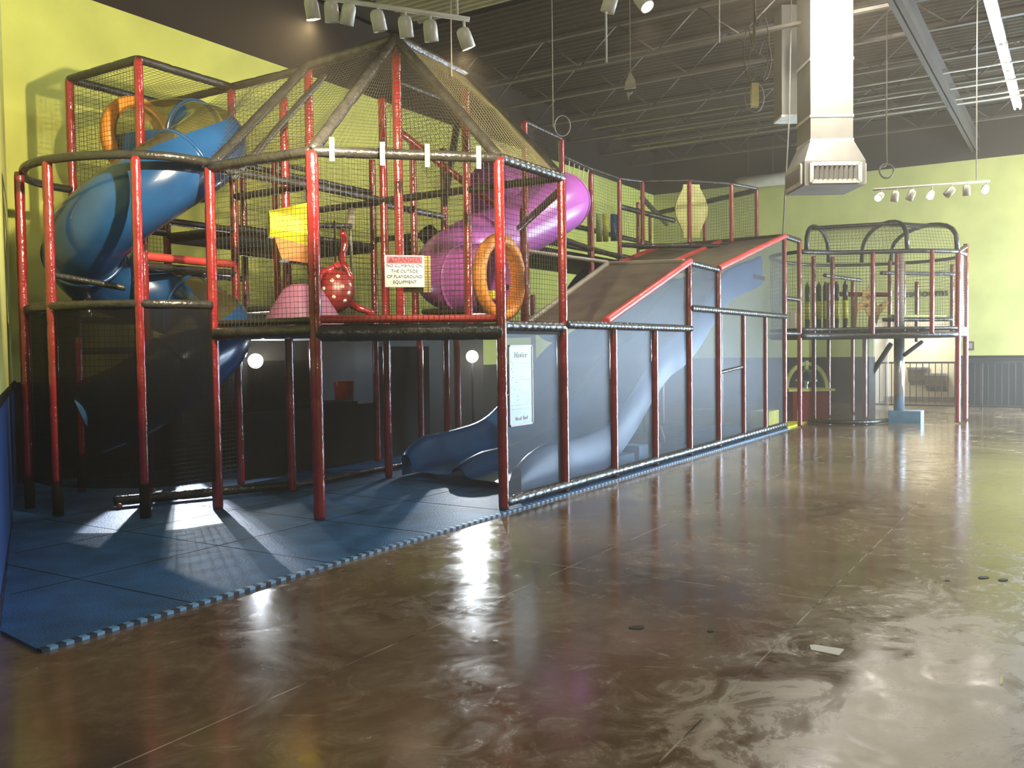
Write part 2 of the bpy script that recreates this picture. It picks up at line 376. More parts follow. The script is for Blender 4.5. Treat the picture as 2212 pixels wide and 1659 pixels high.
corr(7.5, 13.1, ZC - 0.02, 3.5, 10.0, LITDECK, 'ceiling_deck_near')
tn = 3
def joist_y(x, y0, y1, zt, zb, m=DKM):
    global tn
    mb = MB(); mb.box((x-0.05, y0, zt-0.06), (x+0.05, y1, zt)); mb.box((x-0.05, y0, zb), (x+0.05, y1, zb+0.05))
    k = int((y1-y0)/0.75)
    for i in range(k):
        ya = y0 + (y1-y0)*i/k; yb_ = y0 + (y1-y0)*(i+1)/k
        mb.tube([(x, ya, zb+0.03 if i % 2 else zt-0.03), (x, yb_, zt-0.03 if i % 2 else zb+0.03)], 0.016, 5)
    struct(mb.build('trim_%d' % tn, m)); tn += 1
for x in (14.9, 16.4, 18.2, 20.0, 21.8, 23.6): joist_y(x, YR, YB, ZC-0.04, ZC-0.72)
def beam_x(y, x0, x1, z, m=DKM):
    global tn
    mb = MB(); mb.box((x0, y-0.09, z), (x1, y+0.09, z+0.02)); mb.box((x0, y-0.012, z), (x1, y+0.012, z+0.36)); mb.box((x0, y-0.09, z+0.34), (x1, y+0.09, z+0.36))
    struct(mb.build('trim_%d' % tn, m)); tn += 1
for y, z in ((2.2, ZC-1.1),): beam_x(y, 11.5, XF, z, DKP)

# ================================================================== LIGHTING FIXTURES
def can(c, d, par, r=0.055, L=0.17, lit=None, m=WHT):
    c = V(c); d = V(d).normalized()
    prof = [(0.001, -L/2), (r*0.55, -L/2+0.004), (r*0.9, -L/2+0.02), (r, -L/2+0.05), (r, L/2), (r*0.9, L/2), (r*0.85, L/2-0.03)]
    h = MB().lathe(prof, c, d, 20).build('lamp_head', m, par)
    mt = mat('lamp_glow_%s' % ('on' if lit else 'off'), (0.9, 0.88, 0.8), 0.4, emit=((1.0, 0.93, 0.72), 60.0) if lit else None)
    MB().lathe([(0.0, L/2-0.035), (r*0.84, L/2-0.035)], c, d, 16).build('bulb', mt, h)
    return h
def track(heads, p0, p1, par, rods, tops):
    MB().tube([p0, p1], 0.018, 6).build('track', WHT, par)
    for r_ in rods: MB().tube([r_, (r_[0], r_[1], ZC-0.05)], 0.008, 6).build('rod', WHT, par)
    for (c, d, L, r, lit, tp) in heads:
        MB().tube([tp, tp - V((0,0,0.05)), V(c)], 0.010, 6).build('stem', WHT, par)
        can(c, d, par, r, L, lit)
# near track, 7 heads
D1 = 6.6
tk = thing('track_light', 'white ceiling track with seven can lamps above the net roof peak', 'lamp', tuple(atD(1010, 42, D1)))
pA, pB = atD(640, -14, D1), atD(1014, 42, D1)
hs = []
specs = [(674, 18, 0.12, 1), (716, 24, 0.02, 0), (752, 30, -0.25, 0), (817, 44, 0.20, 0), (876, 57, 0.10, 0), (930, 66, 0.08, 0), (1005, 82, 0.38, 1)]
for (px, py, tilt, lit) in specs:
    c = atD(px, py, D1)
    t = (px - 640)/(1014-640); tp = pA.lerp(pB, t - 0.01*(tilt*2))
    right = RM @ V((1, 0, 0)); d = V((0, 0, -1)) + right*tilt + FWD*0.25
    hs.append((c, d, 0.155, 0.052, lit, tp))
track(hs, pA, pB, tk, [tuple(pA.lerp(pB, 0.93))], None)
# far track
D2 = 12.8
tk2 = thing('track_light', 'distant white track with seven can lamps hanging on a rod before the green wall', 'lamp', tuple(atD(2136, 390, D2)))
pA, pB = atD(1886, 410, D2), atD(2138, 391, D2); hs = []; litpos = []
for (px, py, tilt, lit) in [(1900, 424, -0.9, 1), (1933, 424, -0.1, 0), (1968, 421, -0.35, 0), (2010, 420, -0.55, 1), (2052, 414, -0.8, 0), (2088, 411, 0.05, 0), (2128, 408, -0.5, 1)]:
    c = atD(px, py, D2); tp = pA.lerp(pB, (px + 4 - 1886)/252.0)
    d = V((0,0,-0.8)) + (RM @ V((1,0,0)))*tilt + FWD*(-0.9 if lit else 0.1)
    hs.append((c, d, 0.155, 0.052, lit, tp))
    if lit: litpos.append((c, d))
track(hs, pA, pB, tk2, [tuple(pA.lerp(pB, 0.885))], None)
for c, d in litpos:
    d = V(d).normalized(); lamp('SPOT', 'track_spot', c + d*0.12, 45, WARMW, c + d*3, 0.05, 75, 0.6)
# spots of the near track wash the green corner behind the slides
lamp('SPOT', 'track_spot', atD(1005, 82, D1) + V((0,0,-0.12)), 1100, WARM, (11.5, 9.5, 2.2), 0.06, 80, 0.7)
lamp('SPOT', 'track_spot', atD(674, 18, D1) + V((0,0,-0.12)), 1500, WARM, (7.2, 10.5, 3.2), 0.05, 95, 0.6)
# two more heads at the top edge
t3 = thing('track_light', 'pair of white can lamps at the top edge, the right one burning', 'lamp', tuple(atD(1350, -40, 7.5)))
pA, pB = atD(1290, -42, 7.5), atD(1420, -28, 7.5)
track([(atD(1318, 4, 7.5), V((0,0,-1)) + FWD*0.2 - (RM @ V((1,0,0)))*0.3, 0.17, 0.06, 0, pA.lerp(pB, 0.2)),
       (atD(1388, 2, 7.5), V((0,0,-1)) - FWD*0.6 + (RM @ V((1,0,0)))*0.5, 0.17, 0.06, 1, pA.lerp(pB, 0.75))], pA, pB, t3, [tuple(pA.lerp(pB, 0.5))], None)
lamp('SPOT', 'track_spot', atD(1392, 12, 7.5) - FWD*0.05 + V((0,0,-0.1)), 160, WARMW, (9.5, 4, 0), 0.06, 110, 0.7)
# high bay lamp near the top edge
c = atD(1800, -22, 13.0)
hb = thing('high_bay_lamp', 'blazing high bay lamp under the roof above the duct', 'lamp', tuple(c))
MB().lathe([(0.05, 0.35), (0.10, 0.28), (0.12, 0.12), (0.26, 0.0), (0.25, -0.01)], c, (0,0,1), 24).build('reflector', STEEL, hb)
MB().lathe([(0.0, -0.02), (0.2, 0.0)], c, (0,0,1), 20).build('lens', mat('high_bay_glow', (1,1,1), 0.5, emit=((1,0.97,0.9), 120)), hb)
MB().tube([c + V((0,0,0.3)), V((c.x, c.y, ZC-0.05))], 0.012, 6).build('rod', DKM, hb)
lamp('POINT', 'high_bay_light', c + V((0,0,-0.25)), 520, (1, 0.95, 0.86), None, 0.22)
# fluorescent tubes
TUBE = mat('fluorescent_glow', (1,1,1), 0.5, emit=((0.95, 0.98, 1.0), 3.0))
y0 = 1.16
for i, (xa, xb) in enumerate(((15.2, 17.6), (17.75, 19.4), (19.5, 22.6))):
    ft = thing('fluorescent_fitting', ['bare twin tube fluorescent fitting nearest the top edge', 'bare twin tube fluorescent fitting in the middle of the row', 'bare twin tube fluorescent fitting at the far end of the row'][i], 'lamp', (xa, y0, 6.62), 'fluorescent fittings under the roof')
    MB().box((xa, y0-0.08, 6.64), (xb, y0+0.08, 6.72)).build('housing', WHT, ft)
    for s in (-1, 1): MB().tube([(xa+0.04, y0+s*0.05, 6.61), (xb-0.04, y0+s*0.05, 6.61)], 0.022, 8).build('tube', TUBE, ft)
    for x in (xa+0.4, xb-0.4): MB().tube([(x, y0, 6.7), (x, y0, ZC-0.03)], 0.008, 5).build('hanger', DKM, ft)

# ================================================================== DUCTS, PIPES, CORDS
DD = 14.0
def vduct(pxl, pxr, pyb, D, name, label):
    a = atD(pxl, pyb, D); b = atD(pxr, pyb, D); t = thing(name, label, 'duct', tuple(a)); return a, b, t
du = thing('air_duct', 'pale square vertical air duct ending in a louvred outlet box', 'duct', tuple(atD(1800, 400, DD)))
r_ = RM @ V((1,0,0)); r_ = V((r_.x, r_.y, 0)).normalized(); fw = V((FWD.x, FWD.y, 0)).normalized()
ca = atD(1797, 270, DD); zb = atD(1797, 302, DD).z; zm = ca.z; hw = 46*DD/F
cc = V((ca.x, ca.y, 0)) + fw*hw
def sq(z, h): return [cc + V((0,0,z)) + r_*(i*h) + fw*(j*h) for i, j in ((-1,-1),(1,-1),(1,1),(-1,1))]
def frust(z0, h0, z1, h1): return sq(z0, h0) + sq(z1, h1), [(0,3,2,1),(4,5,6,7),(0,1,5,4),(1,2,6,5),(2,3,7,6),(3,0,4,7)]
mb = MB(); mb.add(*frust(zb, hw, ZC-0.02, hw)); mb.build('duct_shaft', GALV, du)
zt = atD(1797, 350, DD).z; zl = atD(1797, 402, DD).z
mb = MB(); mb.add(*frust(zt, hw*1.42, zb, hw)); mb.build('duct_flare', GALV, du)
ob = MB(); ob.add(*frust(zl, hw*1.42, zt, hw*1.42)); ob = ob.build('outlet_box', GALV, du)
for z in (zb, atD(1797, 250, DD).z, atD(1797, 128, DD).z):
    mb = MB(); mb.add(*frust(z-0.02, hw*1.03, z+0.02, hw*1.03)); mb.build('seam_flange', WHT, du)
for (ax, side) in ((r_, -fw), (fw, r_), (fw, -r_)):
    g = MB(); c0 = cc + side*(hw*1.42+0.012) + V((0,0,(zt+zl)/2)); hh = (zt-zl)/2
    g.obox(c0, ax*hw*1.05, side*0.006, V((0,0,hh*0.62)))
    g = g.build('grille_recess', BLKM, du); fr = MB()
    for s in (-1, 1):
        fr.obox(c0 + side*0.015 + ax*(s*hw*1.12), ax*0.03, side*0.015, V((0,0,hh*0.8))); fr.obox(c0 + side*0.015 + V((0,0,s*hh*0.72)), ax*hw*1.12, side*0.015, V((0,0,0.03)))
    fr.build('grille_frame', WHT, du); lv = MB()
    for k in range(9): lv.obox(c0 + side*0.02 + ax*(hw*(-0.9 + 1.8*k/8)), (ax*0.03 + side*0.02), side*0.003, V((0,0,hh*0.6)))
    lv.build('louvre', GALV, du)
d2 = thing('air_duct', 'shorter closed duct drop just left of the louvred duct', 'duct', tuple(atD(1720, 250, 15.5)))
c2 = atD(1718, 250, 15.5); hw2 = 29*15.5/F; cc = V((c2.x, c2.y, 0)) + fw*hw2
mb = MB(); mb.add(*frust(c2.z, hw2, ZC-0.02, hw2)); mb.build('duct_shaft', GALV, d2)
mb = MB(); mb.add(*frust(c2.z-0.02, hw2*1.05, c2.z+0.02, hw2*1.05)); mb.build('seam_flange', WHT, d2)
yy0, yy1 = onX(1740, 382, XF-0.4).y, onX(1600, 388, XF-0.4).y
rd = thing('round_duct', 'thick pale round duct running along the top of the far green wall', 'duct', (XF-0.35, yy1, 6.12))
for y in (yy0, (yy0+yy1)/2, yy1-0.2): MB().tube([(XF-0.35, y, 6.28), (XF-0.35, y, ZC+0.05)], 0.01, 6).build('hanger', DKM, rd)
MB().tube([(XF-0.35, yy0-0.6, 6.12), (XF-0.35, yy1, 6.12), (XF-0.35, yy1+0.1, 6.08)], 0.17, 16).build('duct_run', mat('duct_wrap', (0.36, 0.31, 0.22), 0.6), rd)
# conduits along the joists
cm = mat('conduit', (0.3, 0.27, 0.2), 0.45, 0.3)
for i, (x, z, lb) in enumerate(((18.75, 6.6, 'nearest'), (19.9, 6.58, 'second'), (20.9, 6.6, 'third'), (21.15, 6.56, 'farthest'))):
    o = MB().tube([(x, 0.0, z), (x, 9.5, z)], 0.022, 6).build('conduit', cm)
    tag(o, 'thin pale conduit slung under the dark roof, %s of the four seen' % lb, 'pipe', 'conduits under the roof')
def cord(name, pts, r, m, label, cat='cord', sub=6):
    return tag(MB().tube(smooth_path(pts, sub), r, 6).build(name, m), label, cat)
GREY = mat('grey_cable', (0.28, 0.25, 0.2), 0.5)
p = atD(1310, 135, 7.5); cord('hanging_rod', [p, (p.x, p.y, ZC-0.06)], 0.008, WHT, 'thin white rod hanging below the unlit can lamp at the top', 'rod', 1)
p = atD(1554, 92, 9.0); cord('hanging_rod', [p, (p.x, p.y, ZC-0.06)], 0.006, WHT, 'thin white rod hanging in the glare right of the burning can lamp', 'rod', 1)
p0 = atD(1691, 510, 14.8); p = atD(1705, 250, 14.8); cord('suspension_cable', [p0, p, (p.x+0.15, p.y, ZC-0.08)], 0.012, GREY, 'taut cable rising from the scrim frame corner past the ducts', 'cable', 1)
p = atD(1195, 275, 11.5); cord('suspension_cable', [p, (p.x, p.y, ZC-0.08)], 0.006, GREY, 'thin cable dropping behind the purple tube slide', 'cable', 1)
p = atD(976, 165, 9.0); cord('suspension_cable', [p, (p.x, p.y, ZC-0.1)], 0.006, GREY, 'thin cable dropping behind the net roof peak', 'cable', 1)
p = atD(1915, 385, 15.0); q = V((p.x, p.y, ZC-0.06))
loops = [p + V((0,0,0.12)) + (r_*math.cos(a) + V((0,0,1))*math.sin(a))*0.12*(1+0.05*math.sin(3*a)) for a in [2*PI*k/16*3 + PI/2 for k in range(17)]]
cord('coiled_cable', [q, p + V((0,0,0.6))] + loops, 0.012, mat('dark_cable', (0.05,0.045,0.03), 0.5), 'dark cable coiled at its end above the distant track', 'cable', 4)
p = atD(1215, 272, 11.5)
o = MB().tube([p + (r_*math.cos(a)*0.10 + V((0,0,1))*math.sin(a)*0.13) for a in [2*PI*k/24 for k in range(24)]], 0.006, 6, closed=True).build('wire_loop', GREY)
tag(o, 'small dark wire loop above the frame behind the purple tube', 'wire')
# dangling yellow outlet box on loops of cable
p = atD(1630, 206, 8.6)
ob = thing('outlet_box', 'cream socket box dangling on looped cables under the roof', 'socket', tuple(p))
MB().obox(p, r_*0.033, fw*0.03, V((0,0,0.11))).build('box', mat('cream_plastic', (0.75, 0.65, 0.35), 0.5), ob)
for k, (w, h) in enumerate(((0.10, 0.5), (0.14, 0.62), (0.05, 0.45), (0.16, 0.4))):
    pts = [p + V((0,0,0.1)) + r_*(w*(0.3-0.5*k/3)) + V((0,0,0.1))] + [p + r_*(w*math.sin(a)*(1 if k % 2 else -1)) + V((0,0,0.1 + h*(1-math.cos(a))/2*1.2)) for a in (0.6, 1.2, 1.9, 2.5, 3.1)] + [V((p.x + 0.05*k, p.y, ZC-0.07))]
    MB().tube(smooth_path(pts, 5), 0.006, 5).build('cable_loop', GREY, ob)
MB().tube([p + r_*math.cos(a)*0.09 + V((0,0,1))*(math.sin(a)*0.14-0.02) for a in [2*PI*k/20 for k in range(20)]], 0.006, 5, closed=True).build('cable_loop', GREY, ob)
# hanging paper scrap
p = atD(1362, 185, 9.5)
ps = MB(); ps.prism([p + r_*a + V((0,0,b)) for a, b in ((0,0.15),(0.05,0.06),(0.06,-0.02),(-0.06,-0.03),(-0.05,0.05))], fw*0.04, 0)
ps.prism([p + r_*a + V((0,0,b)) for a, b in ((-0.04,-0.07),(0.03,-0.065),(-0.01,-0.10),(-0.02,-0.15))], fw*0.02, 0)
ps.tube([p + V((-0.0,0,0.14)), V((p.x, p.y, ZC-0.1))], 0.003, 4)
tag(ps.build('hanging_ornament', mat('grey_paper', (0.45, 0.42, 0.34), 0.6)), 'small pale pointed ornament hanging under the roof joists', 'ornament')

# ================================================================== PLAY FRAME GRID (1.22 m modules)
def gx(i): return 6.01 + 1.22*i
def gy(j): return 4.65 + 1.22*j
ZD, ZT, ZR = 1.81, 3.36, 4.62
# ---- foam floor mat with toothed edge
MATB = mat('blue_foam', (0.028, 0.115, 0.29), 0.5, noise=(3, 0.35), bump=(60, 0.3), spec=0.25)
TOOTH = mat('light_blue_foam', (0.16, 0.34, 0.58), 0.5)
fm = thing('floor_mat', 'blue foam mat under the play frame with a toothed front edge', 'mat', (8, 6, 0))
ye = 4.60
mb = MB(); xl = 2.62
# mat outline follows the left wall
mb.prism([(xl, ye, 0.001), (16.95, ye, 0.001), (16.95, 8.2, 0.001), (LC.x, YB-0.02, 0.001), (LC.x - 0.02 + 0*1, YB-0.02, 0.001)] + [tuple(LE + V((0.03, 0.0, 0.001)))] , (0, 0, 0.016))
mb.build('foam_sheet', MATB, fm)
mb = MB(); m2 = MB(); p = 0.045; x = xl; k = 0
while x < 16.9:
    (mb if k % 2 else m2).box((x, ye-0.045, 0.001), (x+p, ye, 0.019)); x += p; k += 1
o = mb.build('edge_teeth', TOOTH, fm); o['label'] = 'pale blue teeth along the mat edge'; o['kind'] = 'stuff'
o = m2.build('edge_gaps', mat('navy_foam', (0.008, 0.02, 0.05), 0.6), fm); o['kind'] = 'stuff'
mb = MB()
for x in [3.6 + 1.2*i for i in range(11)]: mb.box((x-0.004, ye, 0.0172), (x+0.004, 8.2, 0.0185))
for y in (5.8, 7.0, 8.2): mb.box((y*0.577 - 0.2, y-0.004, 0.0172), (16.9, y+0.004, 0.0185))
mb.build('seam', BLKM, fm)

# ---- front tower
T = thing('play_tower', 'front corner tower of the play frame with red posts and a peaked net roof', 'play structure', (gx(1), gy(1), 0))
A, B, C_, D_ = V((gx(0), gy(2), 0)), V((gx(0), gy(1), 0)), V((gx(1), gy(0), 0)), V((gx(2), gy(0), 0))
up = lambda p, z: V((p[0], p[1], z))
A = V((5.95, 7.18, 0))
for p, z1, r in ((A, ZT, 0.052), (B, ZT, 0.056), (C_, ZT, 0.050), (D_, ZT, 0.047)): post(p.x, p.y, 0.02, z1, T, r)
for (i, j, z0, z1) in ((1,1,ZD,ZR),(2,1,ZD,ZR),(1,2,0.02,ZR),(2,2,0.02,ZR-0.04),(3,2,0.02,4.2),(1,3,0.02,ZR),(2,3,0.02,4.3),(3,3,0.02,4.2),(1,4,0.02,4.3),(2,4,ZD,4.3),(3,1,ZD,3.3),(0,3,0.02,ZR),(0,4,0.02,ZR)):
    post(gx(i), gy(j), z0, z1, T, 0.047)
post(gx(1)-0.13, gy(2)+0.25, 0.02, ZR-0.3, T, 0.047)
post(gx(2)+0.45, gy(2)-0.1, ZD, 4.1, T, 0.045); post(gx(1)+0.55, gy(3)-0.1, ZD, 3.9, T, 0.04); post(gx(1)+0.75, gy(3)+0.1, 2.6, 3.9, T, 0.04)
# deck
mb = MB(); mb.prism([up(A,1.70), up(B,1.70), up(C_,1.70), (gx(2), gy(0), 1.70), (gx(2), gy(1), 1.70), (gx(3)+0.2, gy(1), 1.70), (gx(3)+0.2, gy(3), 1.70), (gx(1), gy(3), 1.70)], (0,0,0.10))
mb.build('deck', BLKM, T)
rail(up(A,1.74), up(B,1.74), T, 0.062); rail(up(B,1.72), up(C_,1.72), T, 0.075, seg=0.25); rail(up(C_,1.78), up(D_,1.78), T, 0.05, BLK, 0.12)
rail(up(A,1.84)+V((0.05,0,0)), up(B,1.84)+V((0.05,0,0)), T, 0.035)
o = rail(up(B,1.85)+V((0.04,0.04,0)), up(C_,1.85)+V((0.04,0.04,0)), T, 0.036, REDF, 0.5, 'sill_pad'); o['label'] = 'red pad along the deck edge'
# top rails
for a, b in ((A,B),(B,C_)): rail(up(a,ZT), up(b,ZT), T, 0.05)
rail(up(C_,ZT), up(D_,ZT), T, 0.05, BLK, 0.10)
rail((gx(2),gy(0),ZT), (gx(2),gy(2),ZT), T, 0.042); rail((gx(2),gy(0),ZT-0.12), (gx(3)-0.1,gy(1),3.05), T, 0.042)
rail(up(A,ZT), (gx(1),gy(2),ZT), T, 0.042); rail((gx(1),gy(2),ZT), (gx(1),gy(3),ZT), T, 0.04)
# roof
A2, B2, D2_ = V((gx(1), gy(2), ZR+0.03)), V((gx(1), gy(1), ZR+0.08)), V((gx(2), gy(1), ZR+0.02))
for a, b, r in ((A2,B2,0.055),(B2,D2_,0.06),(up(A,ZT),A2,0.05),(up(B,ZT),B2,0.055),(up(C_,ZT),B2,0.055),(up(D_,ZT),D2_,0.05)): rail(a, b, T, r, seg=0.4, name='roof_rail')
rail(up(A,ZT)+V((0.25,0,-0.1)), A2+V((0.1,-0.15,-0.1)), T, 0.035, name='roof_rail')
net(up(A,ZT), up(B,ZT), B2, A2, T, 0.045, name='roof_net', sag=0.04)
net(up(B,ZT), up(C_,ZT), B2, B2, T, 0.05, name='roof_net', sag=0.02)
net(up(C_,ZT), up(D_,ZT), D2_, B2, T, 0.036, 0.0045, mat('lit_net', (0.13, 0.115, 0.06), 0.55), 'roof_net', 0.04)  # lit copy of the black net: track light painted into its colour
net(A2, (gx(1), gy(3), ZR), (gx(0), gy(3), ZT+0.3), up(A,ZT), T, 0.06, name='roof_net', sag=0.05)
rail(D2_, (gx(3), gy(2), ZT+0.1), T, 0.045, name='roof_rail')
net(D2_, (gx(2),gy(2),ZR-0.05), (gx(3),gy(2),ZT+0.1), up(D_,ZT), T, 0.06, name='roof_net', sag=0.05)
o = rail((gx(2)+0.3, gy(2), 4.25), (gx(3)-0.0, gy(1)+0.4, ZT), T, 0.045, RED, 0.4, 'sloping_bar')
# side nets
net(up(A,ZD), up(B,ZD), up(B,ZT), up(A,ZT), T); net(up(B,ZD), up(C_,ZD), up(C_,ZT), up(B,ZT), T); net(up(C_,ZD), up(D_,ZD), up(D_,ZT), up(C_,ZT), T)
net((gx(2),gy(1),ZD),(gx(2),gy(2),ZD),(gx(2),gy(2),ZR-0.1),(gx(2),gy(1),ZR-0.1), T, 0.06)
net((gx(1),gy(2),ZD),(gx(2),gy(2),ZD),(gx(2),gy(2),ZT),(gx(1),gy(2),ZT), T, 0.06)
net((gx(1),gy(3),ZD),(gx(3),gy(3),ZD),(gx(3),gy(3),4.2),(gx(1),gy(3),4.2), T, 0.06)
net((gx(0),gy(3),0.1),(gx(1),gy(3),0.1),(gx(1),gy(3),1.7),(gx(0),gy(3),1.7), T, 0.05)
# inner rails and upper decks
for (a, b, z, r, m_) in (((0,3),(1,3),2.98,.04,BLK),((0,3),(1,3),2.58,.045,REDF),((0,3),(1,3),2.48,.04,BLK),((0,4),(2,4),2.55,.04,BLK),((1,3),(3,3),3.0,.05,BLK),((1,3),(2,3),2.72,.03,BLK),
                          ((1,2),(2,2),ZT,.04,BLK),((2,2),(3,2),ZT-0.05,.04,BLK),((1,3),(3,3),3.75,.035,BLK),((1,4),(3,4),4.2,.035,BLK),((2,2),(2,3),3.35,.04,BLK),((3,2),(3,3),3.1,.04,BLK),((1,3),(1,4),3.0,.04,BLK),
                          ((0,3),(0,4),3.0,.04,BLK),((0,4),(1,4),3.05,.05,BLK),((0,4),(1,4),1.95,.04,BLK),((0,4),(1,4),1.6,.035,BLK),((1,2),(1,3),2.05,.035,BLK),((1,1),(2,1),ZR-0.35,.03,BLK)):
    rail((gx(a[0]),gy(a[1]),z), (gx(b[0]),gy(b[1]),z), T, r, m_, 0.35)
MB().box((gx(1), gy(3), 2.92), (gx(3), gy(4), 2.98)).build('upper_deck', BLKM, T)
# third storey box with net top
for a, b in (((0,3),(1,3)),((0,4),(1,4)),((0,3),(0,4)),((1,3),(1,4)),((1,2),(1,3))): rail((gx(a[0]),gy(a[1]),ZR),(gx(b[0]),gy(b[1]),ZR), T, 0.045, seg=0.4)
P_ = lambda i, j, z: (gx(i), gy(j), z)
net(P_(0,3,ZR),P_(1,3,ZR),P_(1,4,ZR),P_(0,4,ZR), T, 0.06); net(P_(0,3,3.6),P_(0,4,3.6),P_(0,4,ZR),P_(0,3,ZR), T); net(P_(0,4,2.2),P_(1,4,2.2),P_(1,4,ZR),P_(0,4,ZR), T)
net(P_(1,2,ZT),P_(1,3,ZT),P_(1,3,ZR),P_(1,2,ZR), T, 0.06)
# lower panels and dark boxes
sheet([P_(1,3,0.05),P_(2,3,0.05),P_(2,3,0.84),P_(1,3,0.84)], (0,1,0), T, BLKM, 'lower_panel')
sheet([P_(2,3,0.05),P_(3,3,0.05),P_(3,3,0.84),P_(2,3,0.84)], (0,1,0), T, BLKM, 'lower_panel')
sheet([P_(3,3,0.05),P_(4,3,0.05),P_(4,3,1.62),P_(3,3,1.62)], (0,1,0), T, BLKM, 'lower_panel')
sheet([(7.6,9.75,0.05),(14.5,9.75,0.05),(14.5,9.75,2.1),(7.6,9.75,2.1)], (0,1,0), T, DARKV, 'rear_scrim')
sheet([P_(2,3,0.05),P_(2,4,0.05),P_(2,4,1.45),P_(2,3,1.45)], (1,0,0), T, DARKV, 'lower_panel')
o = rail((gx(0)-0.5, gy(3)-0.1, 0.08), (gx(1)+0.0, gy(2)+0.3, 0.08), T, 0.05, name='floor_pad'); rail((gx(1), gy(2)+0.35, 0.06), (gx(3)-0.3, gy(2)+0.4, 0.06), T, 0.035, name='floor_pad')
# ---- tapes tied on the top rail
for i, (px, py, lb) in enumerate(((717, 322, 'leftmost, nearest the left tower corner'), (826, 332, 'second from left, beside the peak post'), (923, 336, 'third from left, right of the peak post'), (1034, 340, 'rightmost, nearest the scrim panels'))):
    d = ray(px, py); t = (gx(0)+gy(1) - 0.12)/(d.x+d.y); c = V((d.x*t, d.y*t, EYE + d.z*t)); e = V((1,-1,0)).normalized(); n_ = V((-1,-1,0)).normalized()
    mb = MB(); mb.obox(c + n_*0.0, e*0.022, n_*0.003, V((0,0,0.105))); mb.obox(c + V((0,0,0.103)) - n_*0.05, e*0.022, n_*0.05, V((0,0,0.003)))
    tag(mb.build('tape_strip', TAPE), 'pale green tape on the tower rail, %s' % lb, 'tape', 'green tape strips on the tower rail')
# ---- danger sign
d = ray(874, 586); t = (gx(0)+gy(1) - 0.05)/(d.x+d.y); c = V((d.x*t, d.y*t, EYE + d.z*t)); e = V((1,-1,0)).normalized(); n_ = V((-1,-1,0)).normalized(); Z_ = V((0,0,1))
rot = (PI/2, 0, -PI/4); sg = thing('danger_sign', 'white and red warning sign tied to the net of the front tower', 'sign', tuple(c))
MB().obox(c, e*0.182, n_*0.004, Z_*0.146).build('board', WHTS, sg)
MB().obox(c + n_*0.006 + Z_*0.105, e*0.165, n_*0.002, Z_*0.031).build('red_band', mat('sign_red', (0.55, 0.06, 0.09), 0.5), sg)
DKR = mat('sign_dark_red', (0.12, 0.01, 0.015), 0.5); INK = mat('sign_ink', (0.05, 0.06, 0.06), 0.6)
text('DANGER', 0.062, c + n_*0.009 + Z_*0.105 + e*0.025, rot, DKR, sg)
tri = [c + n_*0.009 + Z_*0.105 + e*x_ + Z_*z_ for x_, z_ in ((-0.152,-0.022),(-0.098,-0.022),(-0.125,0.024))]
MB().prism(tri, n_*0.002).build('warning_triangle', DKR, sg)
for i, s in enumerate(('NO CLIMBING ON', 'THE OUTSIDE', 'OF PLAYGROUND', 'EQUIPMENT')): text(s, 0.040, c + n_*0.006 + Z_*(0.05 - 0.050*i), rot, INK, sg)
mb = MB(); mb.obox(c + e*0.12 - Z_*0.02 - n_*0.06, e*0.13, n_*0.003, Z_*0.17)
tag(mb.build('notice_board', mat('olive_board', (0.22, 0.18, 0.05), 0.6)), 'olive board behind the net, right of the danger sign', 'board')

# ---- enclosure of the spiral slide
E_ = thing('slide_enclosure', 'curved railed enclosure with red posts in the dark left corner', 'play structure', (5.2, 8.0, 0))
ENC = [(5.90, 7.14), (5.58, 7.22), (5.30, 7.41), (5.10, 7.75), (5.0, 8.05), (4.96, 8.4), (5.05, 8.8), (5.35, 9.3), (5.7, 9.5), (6.01, 9.53)]
curve_rail([(x, y, 3.4) for x, y in ENC], E_, 0.042)
E2 = [(5.91, 7.2), (5.5, 6.98), (4.95, 6.93), (4.75, 7.25), (4.62, 7.6), (4.6, 7.95)]
curve_rail([(x, y, 2.02) for x, y in ENC], E_, 0.045)
for (x, y) in ((5.30, 7.41), (4.965, 8.27), (5.08, 8.95)):
    post(x, y, 0.33, 3.38, E_, 0.046); MB().tube([(x, y, 0.018), (x, y, 0.33)], 0.05, 10).build('post_socket', BLKM, E_)
rail((4.97, 8.27, 2.32), (5.5, 7.9, 2.2), E_, 0.03)
def band(pts, z0, z1, pitch, par):
    sp_ = smooth_path([(x, y, 0) for x, y in pts], 3)
    for a, b in zip(sp_[::3], sp_[3::3] + [sp_[-1]]):
        if (b-a).length > 0.05: net((a.x,a.y,z0),(b.x,b.y,z0),(b.x,b.y,z1),(a.x,a.y,z1), par, pitch, sag=0.0)
band(ENC, 0.35, 2.0, 0.055, E_)
for (x0_, y0_), (x1_, y1_) in zip(ENC[:-1], ENC[1:]): MB().prism([(x0_-.02,y0_-.02,.3),(x1_-.02,y1_-.02,.3),(x1_-.02,y1_-.02,1.98),(x0_-.02,y0_-.02,1.98)], (0.003,0.003,0)).build('scrim_panel', SCR2, E_)

